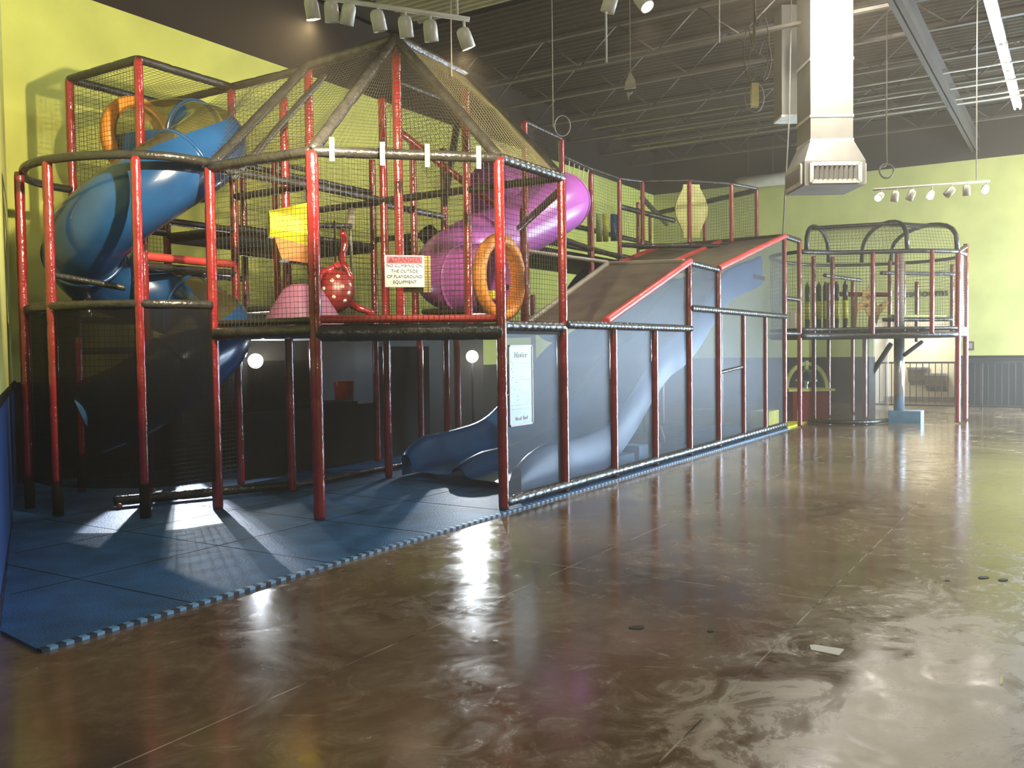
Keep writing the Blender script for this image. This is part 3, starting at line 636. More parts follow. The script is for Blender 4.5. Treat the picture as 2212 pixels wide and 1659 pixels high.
# ---- tubes
def ring_frame(pts, i):
    k = len(pts); t = (pts[min(i+1,k-1)] - pts[max(i-1,0)]).normalized(); s = t.cross(V((0,0,1))).normalized(); u = s.cross(t); return t, s, u
def sweep(pts, r, a0, a1, n, mb, rfun=None):
    vs = []; k = len(pts)
    for i, p in enumerate(pts):
        t, s, u = ring_frame(pts, i); rr = r if rfun is None else rfun(i)
        for j in range(n+1):
            a = a0 + (a1-a0)*j/n; vs.append(p + rr*(math.cos(a)*s + math.sin(a)*u))
    fs = [(i*(n+1)+j, i*(n+1)+j+1, (i+1)*(n+1)+j+1, (i+1)*(n+1)+j) for i in range(k-1) for j in range(n)]
    mb.add(vs, fs, 0, True); return mb
def flange(pts, i, r, par, m, name='seam_ring', w=0.02):
    t, s, u = ring_frame(pts, i); c = pts[i]; mb = MB()
    mb.lathe([(r*0.99, -w), (r+0.025, -w), (r+0.025, w), (r*0.99, w)], c, t, 36); return mb.build(name, m, par)
vv = V((0.588, 0.81, 0)); rr_ = V((0.81, -0.588, 0)); HC = V((6.10, 8.32, 0)); HR = 0.64
def hp(deg, z, R=HR): a = math.radians(deg); return HC + rr_*(R*math.cos(a)) - vv*(R*math.sin(a)) + V((0,0,z))
key = [hp(-80, 4.02) + vv*0.34 - rr_*0.2, hp(-72, 4.02)+vv*0.05, hp(-50, 4.0), hp(-25, 3.93), hp(10, 3.78), hp(45, 3.55), hp(80, 3.28), hp(115, 3.0), hp(150, 2.75), hp(180, 2.6), hp(215, 2.42), hp(250, 2.3), hp(290, 2.14), hp(325, 1.98), hp(360, 1.82), hp(395, 1.62), hp(430, 1.38), hp(465, 1.12), hp(465, 1.02) - rr_*0.22, hp(465, 0.92) - rr_*0.45]
path = smooth_path(key, 5)
S = thing('spiral_tube_slide', 'blue spiral tube slide with smoky clear top in the left corner', 'slide', (HC.x, HC.y, 0))
RT = 0.375; nclear = 5*5
mb = MB(); sweep(path[nclear-12:], RT, math.radians(128), math.radians(360+52), 30, mb); sweep(path[:nclear-11], RT, math.radians(185), math.radians(360-5), 20, mb); mb.build('tube', BLUEP, S)
mb = MB(); sweep(path[nclear-12:], RT, math.radians(52), math.radians(128), 10, mb); sweep(path[:nclear-11], RT*1.03, math.radians(-5), math.radians(185), 20, mb); o = mb.build('clear_top', CLEAR, S); o['label'] = 'smoky see-through upper shell'
for i in (12, 27, 45, 62, 80): flange(path, i, RT, S, BLUEP, w=0.012)
t, s, u = ring_frame(path, 0)
MB().lathe([(RT*0.95, -0.08), (RT+0.09, -0.08), (RT+0.11, 0), (RT+0.09, 0.06), (RT*0.95, 0.06)], path[0], t, 36).build('entry_ring', ORNG, S)
for i, lz in ((47, 2.05), (66, 1.2)):
    p = path[i] - V((0,0,RT)); mb = MB(); mb.tube([p + V((-0.06,0,0.05)), p - V((0,0,0.12))], 0.012, 6); mb.tube([p + V((0.06,0,0.05)), p - V((0,0,0.12))], 0.012, 6); mb.tube([p - V((0,0,0.10)), p - V((0,0,0.2))], 0.03, 8); mb.build('support_bracket', STEEL, S)

# ---- purple tube
key = [V(q) for q in ((9.2,5.92,2.42),(9.2,6.2,2.42),(9.24,6.55,2.44),(9.45,6.9,2.55),(9.9,7.05,2.78),(10.4,6.98,3.0),(10.9,6.85,3.22),(11.5,6.72,3.5),(12.05,6.68,3.74),(12.4,6.9,3.88),(12.45,7.3,3.95),(12.2,7.65,4.0),(11.7,7.8,4.02))]
path = smooth_path(key, 6)
PS = thing('tube_slide', 'purple tube slide curving down behind the front tower', 'slide', (9.2, 6.5, 0)); RP = 0.43
mb = MB(); sweep(path, RP, 0, 2*PI, 40, mb); mb.build('tube', PURP, PS)
for i in (10, 30, 50): flange(path, i, RP, PS, PURP, w=0.012)
c = V((9.2, 5.87, 2.42))
MB().lathe([(RP-0.03, 0.16), (RP-0.04, 0.03), (RP-0.035, -0.01), (RP+0.03, -0.03), (RP+0.09, 0.0), (RP+0.10, 0.06), (RP+0.06, 0.12), (RP+0.0, 0.16)], c, (0,1,0), 48).build('exit_ring', ORNG, PS)
MB().box((9.0, 5.9, 2.16), (9.28, 6.0, 2.26)).build('step_pad', YEL, PS)
for x_, y_, z_ in ((12.0, 6.62, 3.25),): MB().tube([(x_, y_, z_+0.05), (x_, y_, z_-0.3)], 0.02, 6).build('support_bracket', STEEL, PS)

# ---- scrim frame round the wave slide
W_ = thing('scrim_enclosure', 'long red framed enclosure with dark see-through scrim round the wave slide', 'play structure', (12, gy(0), 0))
tops = {3: ZD, 4: ZD, 5: 2.74, 6: 2.72, 7: 2.1, 8: 2.1, 9: 3.6}
for i, z in tops.items(): post(gx(i), gy(0), 0.02, z, W_, 0.036 if i in (7, 8) else 0.045)
post(gx(2)+0.02, gy(0)+0.06, 0.02, ZD, W_, 0.03)
for a, b, z in ((2, 5, ZD), (5, 9, 2.1)): rail((gx(a),gy(0)-0.03,z), (gx(b),gy(0)-0.03,z), W_, 0.046, BLK, 0.10)
rail((gx(1),gy(0)-0.01,0.09), (gx(9),gy(0)-0.01,0.09), W_, 0.05, BLK, 0.16, 'floor_pad')
rail((gx(5),gy(0),2.74), (gx(6),gy(0),2.72), W_, 0.04, BLK, 0.10); rail((gx(9),gy(0),3.6), (17.5,4.5,3.55), W_, 0.04, BLK, 0.12)
rail((gx(6),gy(0)+0.02,1.15), (gx(7),gy(0)+0.02,1.22), W_, 0.03, BLK, 0.12)
yp = gy(0) + 0.015
def xz(pts): return [(x, yp, z) for x, z in pts]
sheet(xz([(gx(1),0.1),(gx(2),0.1),(gx(2),1.76),(gx(1),1.76)]), (0,1,0), W_, MESHV)
sheet(xz([(gx(2),0.1),(gx(3),0.1),(gx(3),1.78),(gx(2),1.78)]), (0,1,0), W_, MESHV)
sheet(xz([(gx(3),0.1),(gx(4),0.1),(gx(4),1.78),(gx(3),1.78)]), (0,1,0), W_, MESHV)
sheet(xz([(gx(4),0.1),(gx(5),0.1),(gx(5),1.78),(gx(4),1.78)]), (0,1,0), W_, MESHV)
sheet(xz([(9.45,1.82),(gx(5),1.82),(gx(5),2.7)]), (0,1,0), W_, MESHV)
for i in range(5, 9): sheet(xz([(gx(i),0.1),(gx(i+1),0.1),(gx(i+1),2.08),(gx(i),2.08)]), (0,1,0), W_, MESHV)
sheet(xz([(gx(5),2.12),(gx(6),2.12),(gx(6),2.7),(gx(5),2.7)]), (0,1,0), W_, MESHV)
sheet(xz([(gx(6),2.12),(gx(9),2.12),(gx(9),3.56),(gx(6),2.7)]), (0,1,0), W_, MESHV)
rb = lambda a, b, r=0.048: rail(a, b, W_, r, REDF, 0.5, 'sloping_bar')
rb((9.42,gy(0)-0.02,1.86), (gx(5)+0.02,gy(0)-0.02,2.76)); rb((gx(6),gy(0)-0.01,2.74), (gx(9),gy(0)-0.01,3.6))
rb((12.45,5.87,2.5), (gx(9),5.87,3.58)); rb((14.3,7.09,2.93), (gx(9),7.09,3.58))
rail((9.67,5.9,1.84), (12.1,5.9,2.80), W_, 0.04, mat('grey_vinyl', (0.30, 0.27, 0.2), 0.4), 0.35, 'sloping_bar')
rail((12.11,gy(0)+0.06,2.76), (12.11,5.9,2.80), W_, 0.035, MATS['grey_vinyl'], 0.3)
rail((12.11,5.9,2.82), (9.9,7.0,3.0), W_, 0.03, MATS['grey_vinyl'], 0.3)
def quad(pts, name='roof_sheet', m=ROOFV):
    a = [V(p) for p in pts]; n_ = (a[1]-a[0]).cross(a[-1]-a[0]).normalized(); return MB().prism(a, n_*0.006).build(name, m, W_)
quad([(9.5,gy(0)+0.03,1.84),(12.1,gy(0)+0.03,2.74),(12.1,5.88,2.78),(9.67,5.88,1.82)])
quad([(13.33,gy(0)+0.03,2.72),(gx(9),gy(0)+0.03,3.58),(gx(9),5.85,3.56),(13.33,5.85,2.70)]); quad([(12.5,5.9,2.5),(gx(9),5.9,3.56),(gx(9),7.07,3.56),(14.3,7.07,2.9)])
quad([(12.1,gy(0)+0.05,2.74),(13.33,gy(0)+0.05,2.71),(13.33,5.86,2.69),(12.1,5.86,2.76)])
rail((gx(9),gy(0),3.6), (gx(9),7.6,3.58), W_, 0.035)
for y_ in (5.87, 7.09): post(gx(9), y_, 0.02, 3.55, W_, 0.04)
for x_, y_ in ((gx(5), 7.2), (gx(7), 7.2)): post(x_, y_, 0.02, 2.4, W_, 0.04)
# net walkway between tower and scrim frame
net((gx(2),5.85,ZD),(gx(3),5.85,ZD),(gx(3),5.85,2.7),(gx(2),5.85,2.7), W_, 0.06)
for k in range(5): rail((gx(2)+0.25+0.3*k, gy(1)+0.2, 2.0+0.11*k), (gx(2)+0.25+0.3*k+0.5, gy(2), 2.05+0.11*k), W_, 0.04, BLK, 0.5, 'step_pad')

# ---- wave slide
WS = thing('wave_slide', 'wide blue double lane wave slide seen through the scrim panels', 'slide', (11, 6, 0))
prof = smooth_path([V((x, 0, z)) for x, z in ((8.15,.10),(8.6,.14),(9.5,.17),(10.3,.26),(11.0,.58),(11.7,1.02),(12.3,1.32),(12.9,1.48),(13.5,1.72),(14.2,2.12),(14.9,2.48),(15.6,2.66),(16.3,2.78),(16.85,2.9))], 5)
ys = [(5.02,-.20),(5.02,.30),(5.05,.34),(5.10,.34),(5.14,.28),(5.20,.05),(5.28,0),(5.8,0),(5.88,.05),(5.93,.17),(6.0,.2),(6.07,.17),(6.12,.05),(6.2,0),(6.72,0),(6.8,.05),(6.86,.28),(6.90,.34),(6.96,.34),(7.0,.3),(7.0,-.2)]
vs = []; k = len(prof)
for i, p in enumerate(prof):
    f_ = min(1, i/6)
    for (y_, dz) in ys: vs.append((p.x + (y_-5.0)*0.22*(1-min(1, i/12)), y_, max(0.03, p.z + dz*(0.55+0.45*f_))))
n_ = len(ys); mb = MB(); mb.add(vs, [(i*n_+j, i*n_+j+1, (i+1)*n_+j+1, (i+1)*n_+j) for i in range(k-1) for j in range(n_-1)], 0, True)
mb.build('slide_bed', BLUES, WS)
mb = MB()
for x_ in (8.9, 10.4):
    for y_ in (5.2, 6.8): mb.box((x_-0.04, y_-0.05, 0.02), (x_+0.04, y_+0.05, 0.16))
for x_, z_ in ((12.2, 1.1), (13.6, 1.6), (15.2, 2.3)):
    for y_ in (5.3, 6.7): mb.tube([(x_, y_, 0.02), (x_, y_, z_)], 0.03, 8)
mb.build('support_leg', BLKM, WS)
MB().box((16.3, 5.0, 2.78), (16.95, 8.2, 2.86)).build('top_platform', BLKM, WS)
# curved blue banister seen inside the scrim at the top of the slide
bn = thing('slide_chute', 'narrow pale blue curved chute rising behind the slide frame', 'slide', (14.5, 5.5, 0))
kp = [V(q) for q in ((13.3,7.6,1.9),(13.6,7.6,2.1),(14.0,7.6,2.35),(14.9,7.6,2.95),(15.6,7.6,3.3))]
mb = MB(); sweep(smooth_path(kp, 5), 0.28, PI, 2*PI, 12, mb); mb.build('chute_bed', BLUES, bn)
mb = MB(); mb.tube([V(q)+V((0,-0.3,0.0)) for q in smooth_path(kp, 5)], 0.03, 6); mb.build('chute_rim', TOOTH, bn)
# objects inside the enclosure
for i, (x_, y_, w, lb) in enumerate(((10.45, 4.98, 0.5, 'low pale blue foam block on the mat behind the scrim, left one'), (11.05, 4.95, 0.3, 'small pale blue foam block behind the scrim, right one'))):
    mb = MB(); mb.box((x_, y_, 0.02), (x_+w, y_+0.02+0.25, 0.16+0.08*i)); tag(mb.build('foam_block', TOOTH), lb, 'foam block', 'foam blocks behind the scrim')
c = onY(1428, 905, 5.35)
o = MB().lathe([(0.0,-0.03),(0.12,-0.025),(0.15,0),(0.12,0.025),(0.0,0.03)], (c.x, c.y, 0.24), (0.5,-0.8,0.25), 24); o.box((c.x-0.03, c.y+0.02, 0.02), (c.x+0.03, c.y+0.10, 0.16))
tag(o.build('stool', mat('beige_plastic', (0.5, 0.44, 0.33), 0.5)), 'small beige stool top behind the scrim near the slide foot', 'stool')
# ---- notice board on scrim
q0, q1 = onY(1097, 747, gy(0)-0.03), onY(1151, 915, gy(0)-0.03); xa, xb, za, zb_ = 7.30, q1.x+0.0, q1.z, q0.z
zb_ = onY(1151, 745, gy(0)-0.03).z; ns = thing('notice_sign', 'tall pale blue notice with white lines on the first scrim panel', 'sign', (xa, gy(0), za)); ypl = gy(0)-0.035
MB().box((xa, ypl, za), (xb, ypl+0.008, zb_)).build('board', mat('pale_blue_board', (0.30, 0.42, 0.55), 0.4), ns)
mb = MB()
for a, b in (((xa,za),(xb,za+.018)),((xa,zb_-.018),(xb,zb_)),((xa,za),(xa+.014,zb_)),((xb-.014,za),(xb,zb_))): mb.box((a[0],ypl-.006,a[1]),(b[0],ypl,b[1]))
mb.build('frame', WHTS, ns); xm = (xa+xb)/2; hw_ = (xb-xa)/2; hh_ = zb_-za
text('Notice', 0.085, (xm, ypl-0.002, zb_-0.10*hh_/0.8), (PI/2,0,0), WHTS, ns)
mb = MB()
for f_, w in ((.20,.8),(.225,.7),(.26,.75),(.29,.8),(.32,.7),(.40,.75),(.425,.8),(.46,.4),(.52,.8),(.545,.6),(.60,.8),(.63,.3),(.68,.3),(.74,.8),(.79,.75)):
    z_ = zb_ - f_*hh_; mb.box((xm-w*hw_,ypl-.003,z_-.006),(xm+w*hw_,ypl,z_+.002))
mb.build('text_lines', WHTS, ns); text('Thank You!', 0.05, (xm, ypl-0.002, za+0.07), (PI/2,0,0), WHTS, ns)

# ---- rear frame above the purple tube
Rf = thing('rear_play_frame', 'upper rear part of the play frame with thin red posts and black nets', 'play structure', (14, 6.8, 0))
RP_ = [(10.8,6.52,4.70),(12.0,6.60,4.70),(13.45,6.85,4.64),(14.9,7.02,4.60),(15.42,6.8,4.60),(15.87,6.07,4.60),(16.54,5.5,4.58),(17.3,5.26,4.58)]
z0s = [2.0, 0.02, 0.02, 3.0, 3.4, 3.45, 3.5, 3.45]
for i, ((x_, y_, z_), z0_) in enumerate(zip(RP_, z0s)):
    zz = z_ if i != 2 else 4.45
    post(x_, y_, z0_, zz, Rf, 0.045 if i < 3 else 0.04)
for i in range(len(RP_)-1):
    a, b = V(RP_[i]), V(RP_[i+1])
    if i == 1: a = V((12.0, 6.6, 4.45)); b = V((13.45, 6.85, 4.52))
    if i == 2: a = V((13.45, 6.85, 4.52))
    rail(a, b, Rf, 0.03, BLK, 0.10 if i < 3 else 0.3)
    if i != 1: net(up(a, 3.5), up(b, 3.5), b, a, Rf, 0.055)
    rail(up(a, 3.42 if i > 2 else 3.2), up(b, 3.42 if i > 2 else 3.2), Rf, 0.045)
for k in range(6):
    p = V((12.0, 6.6, 4.42)).lerp(V((13.45, 6.85, 4.5)), (k+0.5)/6); MB().tube([p, p + V((-0.03,0,-0.12)), p + V((-0.06,0,-0.2))], 0.008, 5).build('tie', mat('pale_strap', (0.55, 0.5, 0.35), 0.6), Rf)
for a, b, z_ in (((14.9,7.02),(17.2,6.9),4.1),((15.4,6.8),(19,7.8),4.3),((13.45,6.85),(15.4,8.2),4.0),((14.0,8.2),(19.0,8.2),3.9),((14.0,8.2),(19.0,8.2),3.5),((19.0,8.2),(17.3,5.26),4.55)): rail((*a, z_), (*b, z_), Rf, 0.05)
for x_, y_ in ((17.3,6.3),(17.0,7.6),(19.0,8.2),(16.0,8.2)): post(x_, y_, 3.4, 4.5, Rf, 0.035)
net((14.0,8.2,3.4),(19.0,8.2,3.4),(19.0,8.2,4.5),(14.0,8.2,4.5), Rf, 0.06); net((17.3,5.26,3.45),(19.0,8.2,3.45),(19.0,8.2,4.55),(17.3,5.26,4.55), Rf, 0.06)
MB().box((12.2, 7.0, 3.05), (17.0, 8.6, 3.13)).build('deck', BLKM, Rf)
# yellow bulging foam silhouette
c = onY(1494, 455, 6.3)
half = [(0.17,-0.52),(0.16,-0.42),(0.30,-0.1),(0.32,0.05),(0.28,0.2),(0.17,0.42),(0.16,0.5)]
pl = [(c.x+0.12, c.y, c.z-0.52)] and [V((c.x, c.y, c.z)) + V((0.55, -0.83, 0))*a + Z_*b for a, b in half] + [V((c.x, c.y, c.z)) - V((0.55, -0.83, 0))*a + Z_*b for a, b in half[::-1]]
tag(MB().prism(pl, V((0.83, 0.55, 0))*0.06).build('foam_figure', YELP), 'yellow vase shaped foam panel behind the net on the upper rear frame', 'foam panel')
# foam rollers near the purple tube
for k, (px, col) in enumerate(((1294, 0), (1308, 1), (1325, 2), (1337, 2))):
    c = onY(px, 492, 8.0)
    m_ = (TAPE, YEL, BLUEP)[col]
    tag(MB().tube([(c.x, c.y, c.z-0.27), (c.x, c.y, c.z+0.27)], 0.06, 12).build('foam_roller', m_),
        ['pale green upright foam roller beside the purple tube', 'yellow upright foam roller beside the pale green one', 'dark blue upright foam roller right of the yellow one', 'dark blue upright foam roller against the red post, rightmost of four'][k], 'foam roller', 'foam rollers behind the purple tube')

# ---- play features inside the front tower
c = V((6.55, 6.55, 0))
fd = thing('foam_wedge', 'yellow faceted foam funnel hanging behind the net at the left tower corner', 'foam shape', (5.98, 6.9, 2.8))
oc = onY(640, 487, 6.9); ax = V((0.5, -0.85, 0)); 
def octo(c, h, w, d): return [c + ax*0 + Z_*(h*s1) + vv*(w*s2) for s1, s2 in ((1,-.5),(1,.5),(.5,1),(-.5,1),(-1,.5),(-1,-.5),(-.5,-1),(.5,-1))]
cL = oc - rr_*0.28; cR = oc + rr_*0.18
a_, b_ = octo(cL, 0.13, 0.12, 0), octo(cR, 0.24, 0.26, 0)
mb = MB(); mb.add(a_ + b_, [tuple(range(8))[::-1], tuple(range(8,16))] + [(i,(i+1)%8,8+(i+1)%8,8+i) for i in range(8)]); mb.build('funnel', YEL, fd)
lo = [cL + rr_*0.04 - Z_*0.13 - vv*0.1, cR - Z_*0.24 - vv*0.15, cR - Z_*0.40 - vv*0.05, cL + rr_*0.12 - Z_*0.36 - vv*0.05]
MB().prism(lo, vv*0.25).build('lower_face', mat('shaded_yellow_foam', (0.42, 0.17, 0.05), 0.5), fd)  # shade under the yellow foam painted as a brown-orange face
mb = MB(); cb = onY(655, 680, 6.75); mb.lathe([(0.42, 0), (0.40, 0.06), (0.20, 0.38), (0.12, 0.43), (0, 0.44)], (cb.x, cb.y, ZD+0.0), (0,0,1), 20)
tag(mb.build('foam_mound', PRPF), 'dusky purple foam mound on the tower deck', 'foam shape')
lb_ = onY(726, 630, 6.9); bl = thing('punch_ball', 'dark red ball with pale spots hanging beside the purple mound', 'ball', tuple(lb_))
MB().lathe([(0.2*math.sin(PI*k/12)+0.0001, -0.24*math.cos(PI*k/12)) for k in range(13)], lb_, (0.25,-0.1,1), 24).build('ball', mat('dark_red_vinyl', (0.14, 0.012, 0.012), 0.4), bl)
mb = MB()
for a, h in ((-2.0,.5),(-1.4,.2),(-1.9,-.3),(-1.2,-.5),(-2.5,.1),(-0.8,.3),(-1.6,.75),(-2.4,-.5),(-1.0,-.1)):
    n_ = (rr_*math.cos(a)*math.cos(h) + vv*math.sin(a)*math.cos(h) + Z_*math.sin(h)).normalized(); mb.lathe([(0,0.004),(0.022,0.002),(0.024,-0.01)], lb_ + V((n_.x*0.2, n_.y*0.2, n_.z*0.235)), n_, 10)
mb.build('spot', mat('cream_spot', (0.45, 0.4, 0.28), 0.6), bl)
MB().tube([lb_ + Z_*0.2, V((lb_.x, lb_.y, 2.98))], 0.012, 6).build('strap', BLKM, bl)
# net ladder with pale padded top
nl = thing('climbing_net', 'pale sloping climbing net with a grey padded top bar inside the tower', 'climbing net', (8.6, 6.9, ZD))
q = [onY(758, 488, 7.0), onY(802, 450, 7.0), onY(800, 680, 7.0), onY(765, 640, 7.0)]
q[1] = q[1] + V((0.0,0.3,0)); q[2] = q[2] + V((0.0,0.3,0))
net(q[0], q[1], q[2], q[3], nl, 0.045, 0.004, NETW, 'net'); rail(q[0], q[1], nl, 0.05, MATS['grey_vinyl'], 0.2, 'top_pad')
a = onY(680, 487, 7.0); rail(a, q[0], nl, 0.03, BLK, 0.12, 'side_pad')
# red flame shaped foam pieces
for k, (px, py, dx, h, lb) in enumerate(((745, 560, .05, .62, 'tall twisted red foam strip beside the climbing net'), (770, 660, .35, .25, 'low slanting red foam strip on the deck by the climbing net'), (700, 590, -.3, .2, 'short red foam strip above the spotted ball'))):
    c = onY(px, py, 6.95); pts = [c + rr_*(dx*(t-0.5)) + Z_*(h*(0.5-t)) + vv*0.05*math.sin(6*t) + rr_*0.03*math.sin(9*t) for t in [i/8 for i in range(9)]]
    tag(MB().tube(smooth_path(pts, 3), [0.035+0.010*abs(math.sin(i*0.7)) for i in range(25)], 8).build('foam_strip', RED), lb, 'foam strip', 'red foam strips in the tower')
# thick dark rolls
for k, (a, b, r, lb) in enumerate((((868, 520, 7.6), (905, 600, 7.0), .1, 'left of two'), ((920, 500, 7.6), (975, 570, 7.2), .13, 'right of two'))):
    o = MB().tube([onY(*a), onY(*b)], r, 14).build('foam_roll', BLKM); tag(o, 'thick black foam roll slanting behind the danger sign, %s' % lb, 'foam roll', 'black foam rolls in the tower')

# ---- things in the dark below the deck
MB_ = MB(); q = onZ(690, 1050, 0)
ct = tag(MB().box((8.5, 8.6, 0.02), (9.6, 9.5, 0.86)).build('counter_block', BLKM), 'black block under the deck carrying the red bucket', 'block')
bk = thing('bucket', 'red open bucket on the black block under the deck', 'bucket', (8.9, 8.85, 0.86)); c = onY(744, 868, 8.85); c = V((c.x, 8.85, 0.86))
MB().lathe([(0.0,0.01),(0.13,0.01),(0.145,0.27),(0.155,0.28),(0.14,0.27),(0.125,0.02)], c, (0,0,1), 24).build('shell', mat('red_orange_plastic', (0.7, 0.09, 0.04), 0.4), bk)
MB().tube([c + V((0.15*math.cos(a), 0.0, 0.27 - 0.16*abs(math.sin(a)))) for a in [PI*k/10 for k in range(11)]], 0.006, 5).build('handle', STEEL, bk)
for k, (x_, y_) in enumerate(((10.4, 8.1), (11.2, 8.0), (12.0, 8.6), (9.3, 9.6), (9.8, 9.7))): post(x_, y_, 0.02, ZD, T, 0.045)
rail((6.2, 9.9, 0.75), (8.2, 9.9, 0.78), T, 0.02, MATS['grey_vinyl'], 0.5)
# two floodlights shining through from the back
FL = mat('flood_glow', (1,1,1), 0.4, emit=((0.88, 0.95, 1.0), 260))
for k, (px, py, D, lb, tgt) in enumerate(((552, 780, 12.3, 'small dazzling floodlight low in the left rear under the deck', (5.5, 5.0, 0)), (1020, 770, 15.2, 'small dazzling floodlight low at the rear behind the wave slide', (8.5, 4.0, 0)))):
    c = atD(px, py, D); dr = (CAM + V((0,0,-0.6)) - c).normalized(); f_ = thing('floodlight', lb, 'lamp', tuple(c))
    MB().lathe([(0.03,0.10),(0.06,0.08),(0.085,-0.0),(0.09,-0.03),(0.08,-0.02)], c, -dr, 20).build('housing', BLKM, f_)
    MB().lathe([(0.0,0.002),(0.10,0.0)], c + dr*0.01, dr, 20).build('lens', FL, f_)
    MB().tube([c - dr*0.08, (c.x-dr.x*0.08, c.y-dr.y*0.08, 0.0)], 0.02, 8).build('stand', BLKM, f_)
    lamp('SPOT', 'flood_spot', c + dr*0.06, 800 if k == 0 else 300, (0.88, 0.94, 1.0), tgt, 0.03, 70, 0.5)
c = onY(375, 705, 10.5); dr = (V((6.2, 6.6, 0)) - c).normalized(); f_ = thing('floodlight', 'added floodlight hidden low behind the spiral slide lighting the blue mat', 'lamp', tuple(c))  # unseen lamp, added to cast the light pool on the mat
MB().lathe([(0.03,0.10),(0.06,0.08),(0.085,0.0),(0.09,-0.03),(0.08,-0.02)], c, -dr, 20).build('housing', BLKM, f_)
MB().tube([c - dr*0.08, (c.x-dr.x*0.08, c.y-dr.y*0.08, 0.0)], 0.02, 8).build('stand', BLKM, f_)
lamp('SPOT', 'flood_spot', c + dr*0.06, 1500, (0.9, 0.95, 1.0), (6.3, 6.3, 0), 0.03, 48, 0.1)

# ---- far tower
Q = thing('far_play_tower', 'small far play tower on red posts with an arched net roof', 'play structure', (19, 3.4, 0))
def fp(px, x_): q = onX(px, 700, x_); return (q.x, q.y)
gp = {'a': (17.44,4.49), 'b': (18.73,4.54), 'c': (19.94,3.79), 'r1': (19.41,1.98), 'r2': (20.29,1.93)}
post(*gp['a'], 0.02, 3.54, Q, 0.045); post(*gp['b'], 0.02, 3.35, Q, 0.045); post(*gp['c'], 0.02, 1.75, Q, 0.05); post(*gp['r1'], 0.02, 3.32, Q, 0.05); post(*gp['r2'], 0.02, 3.55, Q, 0.05)
FR = [(17.44,4.49), (18.05,3.98), fp(1885, 18.4), (18.75, 2.62), (gp['r1'][0]-0.05, gp['r1'][1]+0.02)]
BK = [(20.3,1.95),(21.2,2.6),(21.3,3.8),(20.6,4.9),(19.4,5.3),(18.0,5.2)]
for px, x_, z0_, z1_ in ((1798,18.6,ZD,3.3),(1885,18.38,1.72,3.33),(1922,20.2,ZD,3.3),(1952,20.6,ZD,3.3),(1980,21.2,1.6,2.9),(2013,18.78,1.74,3.33),(2056,20.9,ZD,3.2),(1937,19.2,ZD,3.35),(1790,20.2,0.02,2.9),(1842,21.3,0.02,3.0)):
    x2, y2 = fp(px, x_); post(x2, y2, z0_, z1_, Q, 0.042)
o = MB().prism([(x_, y_, 1.68) for x_, y_ in FR + BK], (0,0,0.08)).build('deck', BLKM, Q)
for z_, r in ((1.74, .062), (1.86, .035), (3.33, .045)):
    curve_rail([(x_, y_, z_) for x_, y_ in FR], Q, r)
    curve_rail([(x_, y_, z_) for x_, y_ in [FR[-1]] + BK + [FR[0]]], Q, r*0.8)
rail((17.0,4.65,3.58),(17.44,4.49,3.52), Q, .04, BLK, .1); rail((17.0,4.65,1.79),(17.44,4.49,1.78), Q, .04); rail((17.0,4.65,2.45),(17.44,4.49,2.42), Q, .04)
rail((*gp['r1'],1.80),(*gp['r2'],1.82), Q, .045, BLK, .1); rail((*gp['r1'],3.33),(*gp['r2'],3.5), Q, .04, BLK, .1); rail((19.2,3.3,2.05),(20.5,2.2,2.05), Q, .04); rail((19.5,3.4,3.0),(20.8,2.2,3.0), Q, .04); rail((18.6,4.3,2.95),(20.6,4.0,2.95), Q, .04)
o = rail((19.25,3.2,2.12),(20.3,2.3,2.12), Q, .03, YELP, .5, 'shelf_pad')
for a, b in zip(FR[:-1], FR[1:]): net((*a, ZD), (*b, ZD), (*b, 3.32), (*a, 3.32), Q, 0.06, 0.003)
for a, b in zip([FR[-1]] + BK, BK + [FR[0]]): net((*a, ZD), (*b, ZD), (*b, 3.32), (*a, 3.32), Q, 0.075, 0.003)
net((*gp['r1'],1.85),(*gp['r2'],1.85),(*gp['r2'],3.5),(*gp['r1'],3.35), Q, 0.05, 0.004, NETW)
# arched roof: three hoops joined by a straight tube
def arch(a, b, h, par, r=0.045):
    a = V(a); b = V(b); pts = []
    for k in range(13):
        t = k/12; e = math.sin(PI*t)**0.55; pts.append(a.lerp(b, 0.5-0.5*math.cos(PI*t)) + Z_*(h*e))
    return MB().tube(pts, r, 10).build('roof_hoop', BLK, par), pts
hA = (onX(1742, 545, 18.0), onX(1790, 545, 20.5)); hB = (onX(1960, 545, 18.6), onX(1862, 545, 21.0)); hC = (onX(2068, 550, 19.4), onX(1925, 545, 21.4))
zz = 3.36
pts3 = [arch(up(p, zz), up(q_, zz), hh, Q)[1] for (p, q_), hh in zip((hA, hB, hC), (0.62, 0.66, 0.62))]
for k in (6, 3): rail(pts3[0][k], pts3[1][k], Q, 0.04)
rail(pts3[1][6], pts3[2][6], Q, 0.04)
for (a, b) in ((pts3[0], pts3[1]), (pts3[1], pts3[2])):
    for k in range(0, 12, 2): net(a[k], b[k], b[k+2], a[k+2], Q, 0.07, 0.003, name='roof_net', sag=0)
# lower netted drum and floor ring
DR = [(18.6,4.6),(18.3,4.15),(18.35,3.7),(18.7,3.35),(19.25,3.2)]
curve_rail([(x_, y_, 0.05) for x_, y_ in DR], Q, 0.045, name='floor_pad')
sp_ = smooth_path([(x_, y_, 0) for x_, y_ in DR], 3)
for a, b in zip(sp_[:-1:2], sp_[2::2]): MB().prism([up(a,.08),up(b,.08),up(b,1.7),up(a,1.7)], (0.003,0.003,0)).build('scrim_panel', MESHV2, Q)
rail(onX(1880, 812, 18.7), onX(1925, 742, 18.9), Q, 0.05, BLKM, 1, 'brace'); rail(onX(1952, 768, 19.0), onX(1992, 738, 19.3), Q, 0.04, BLKM, 1, 'brace')
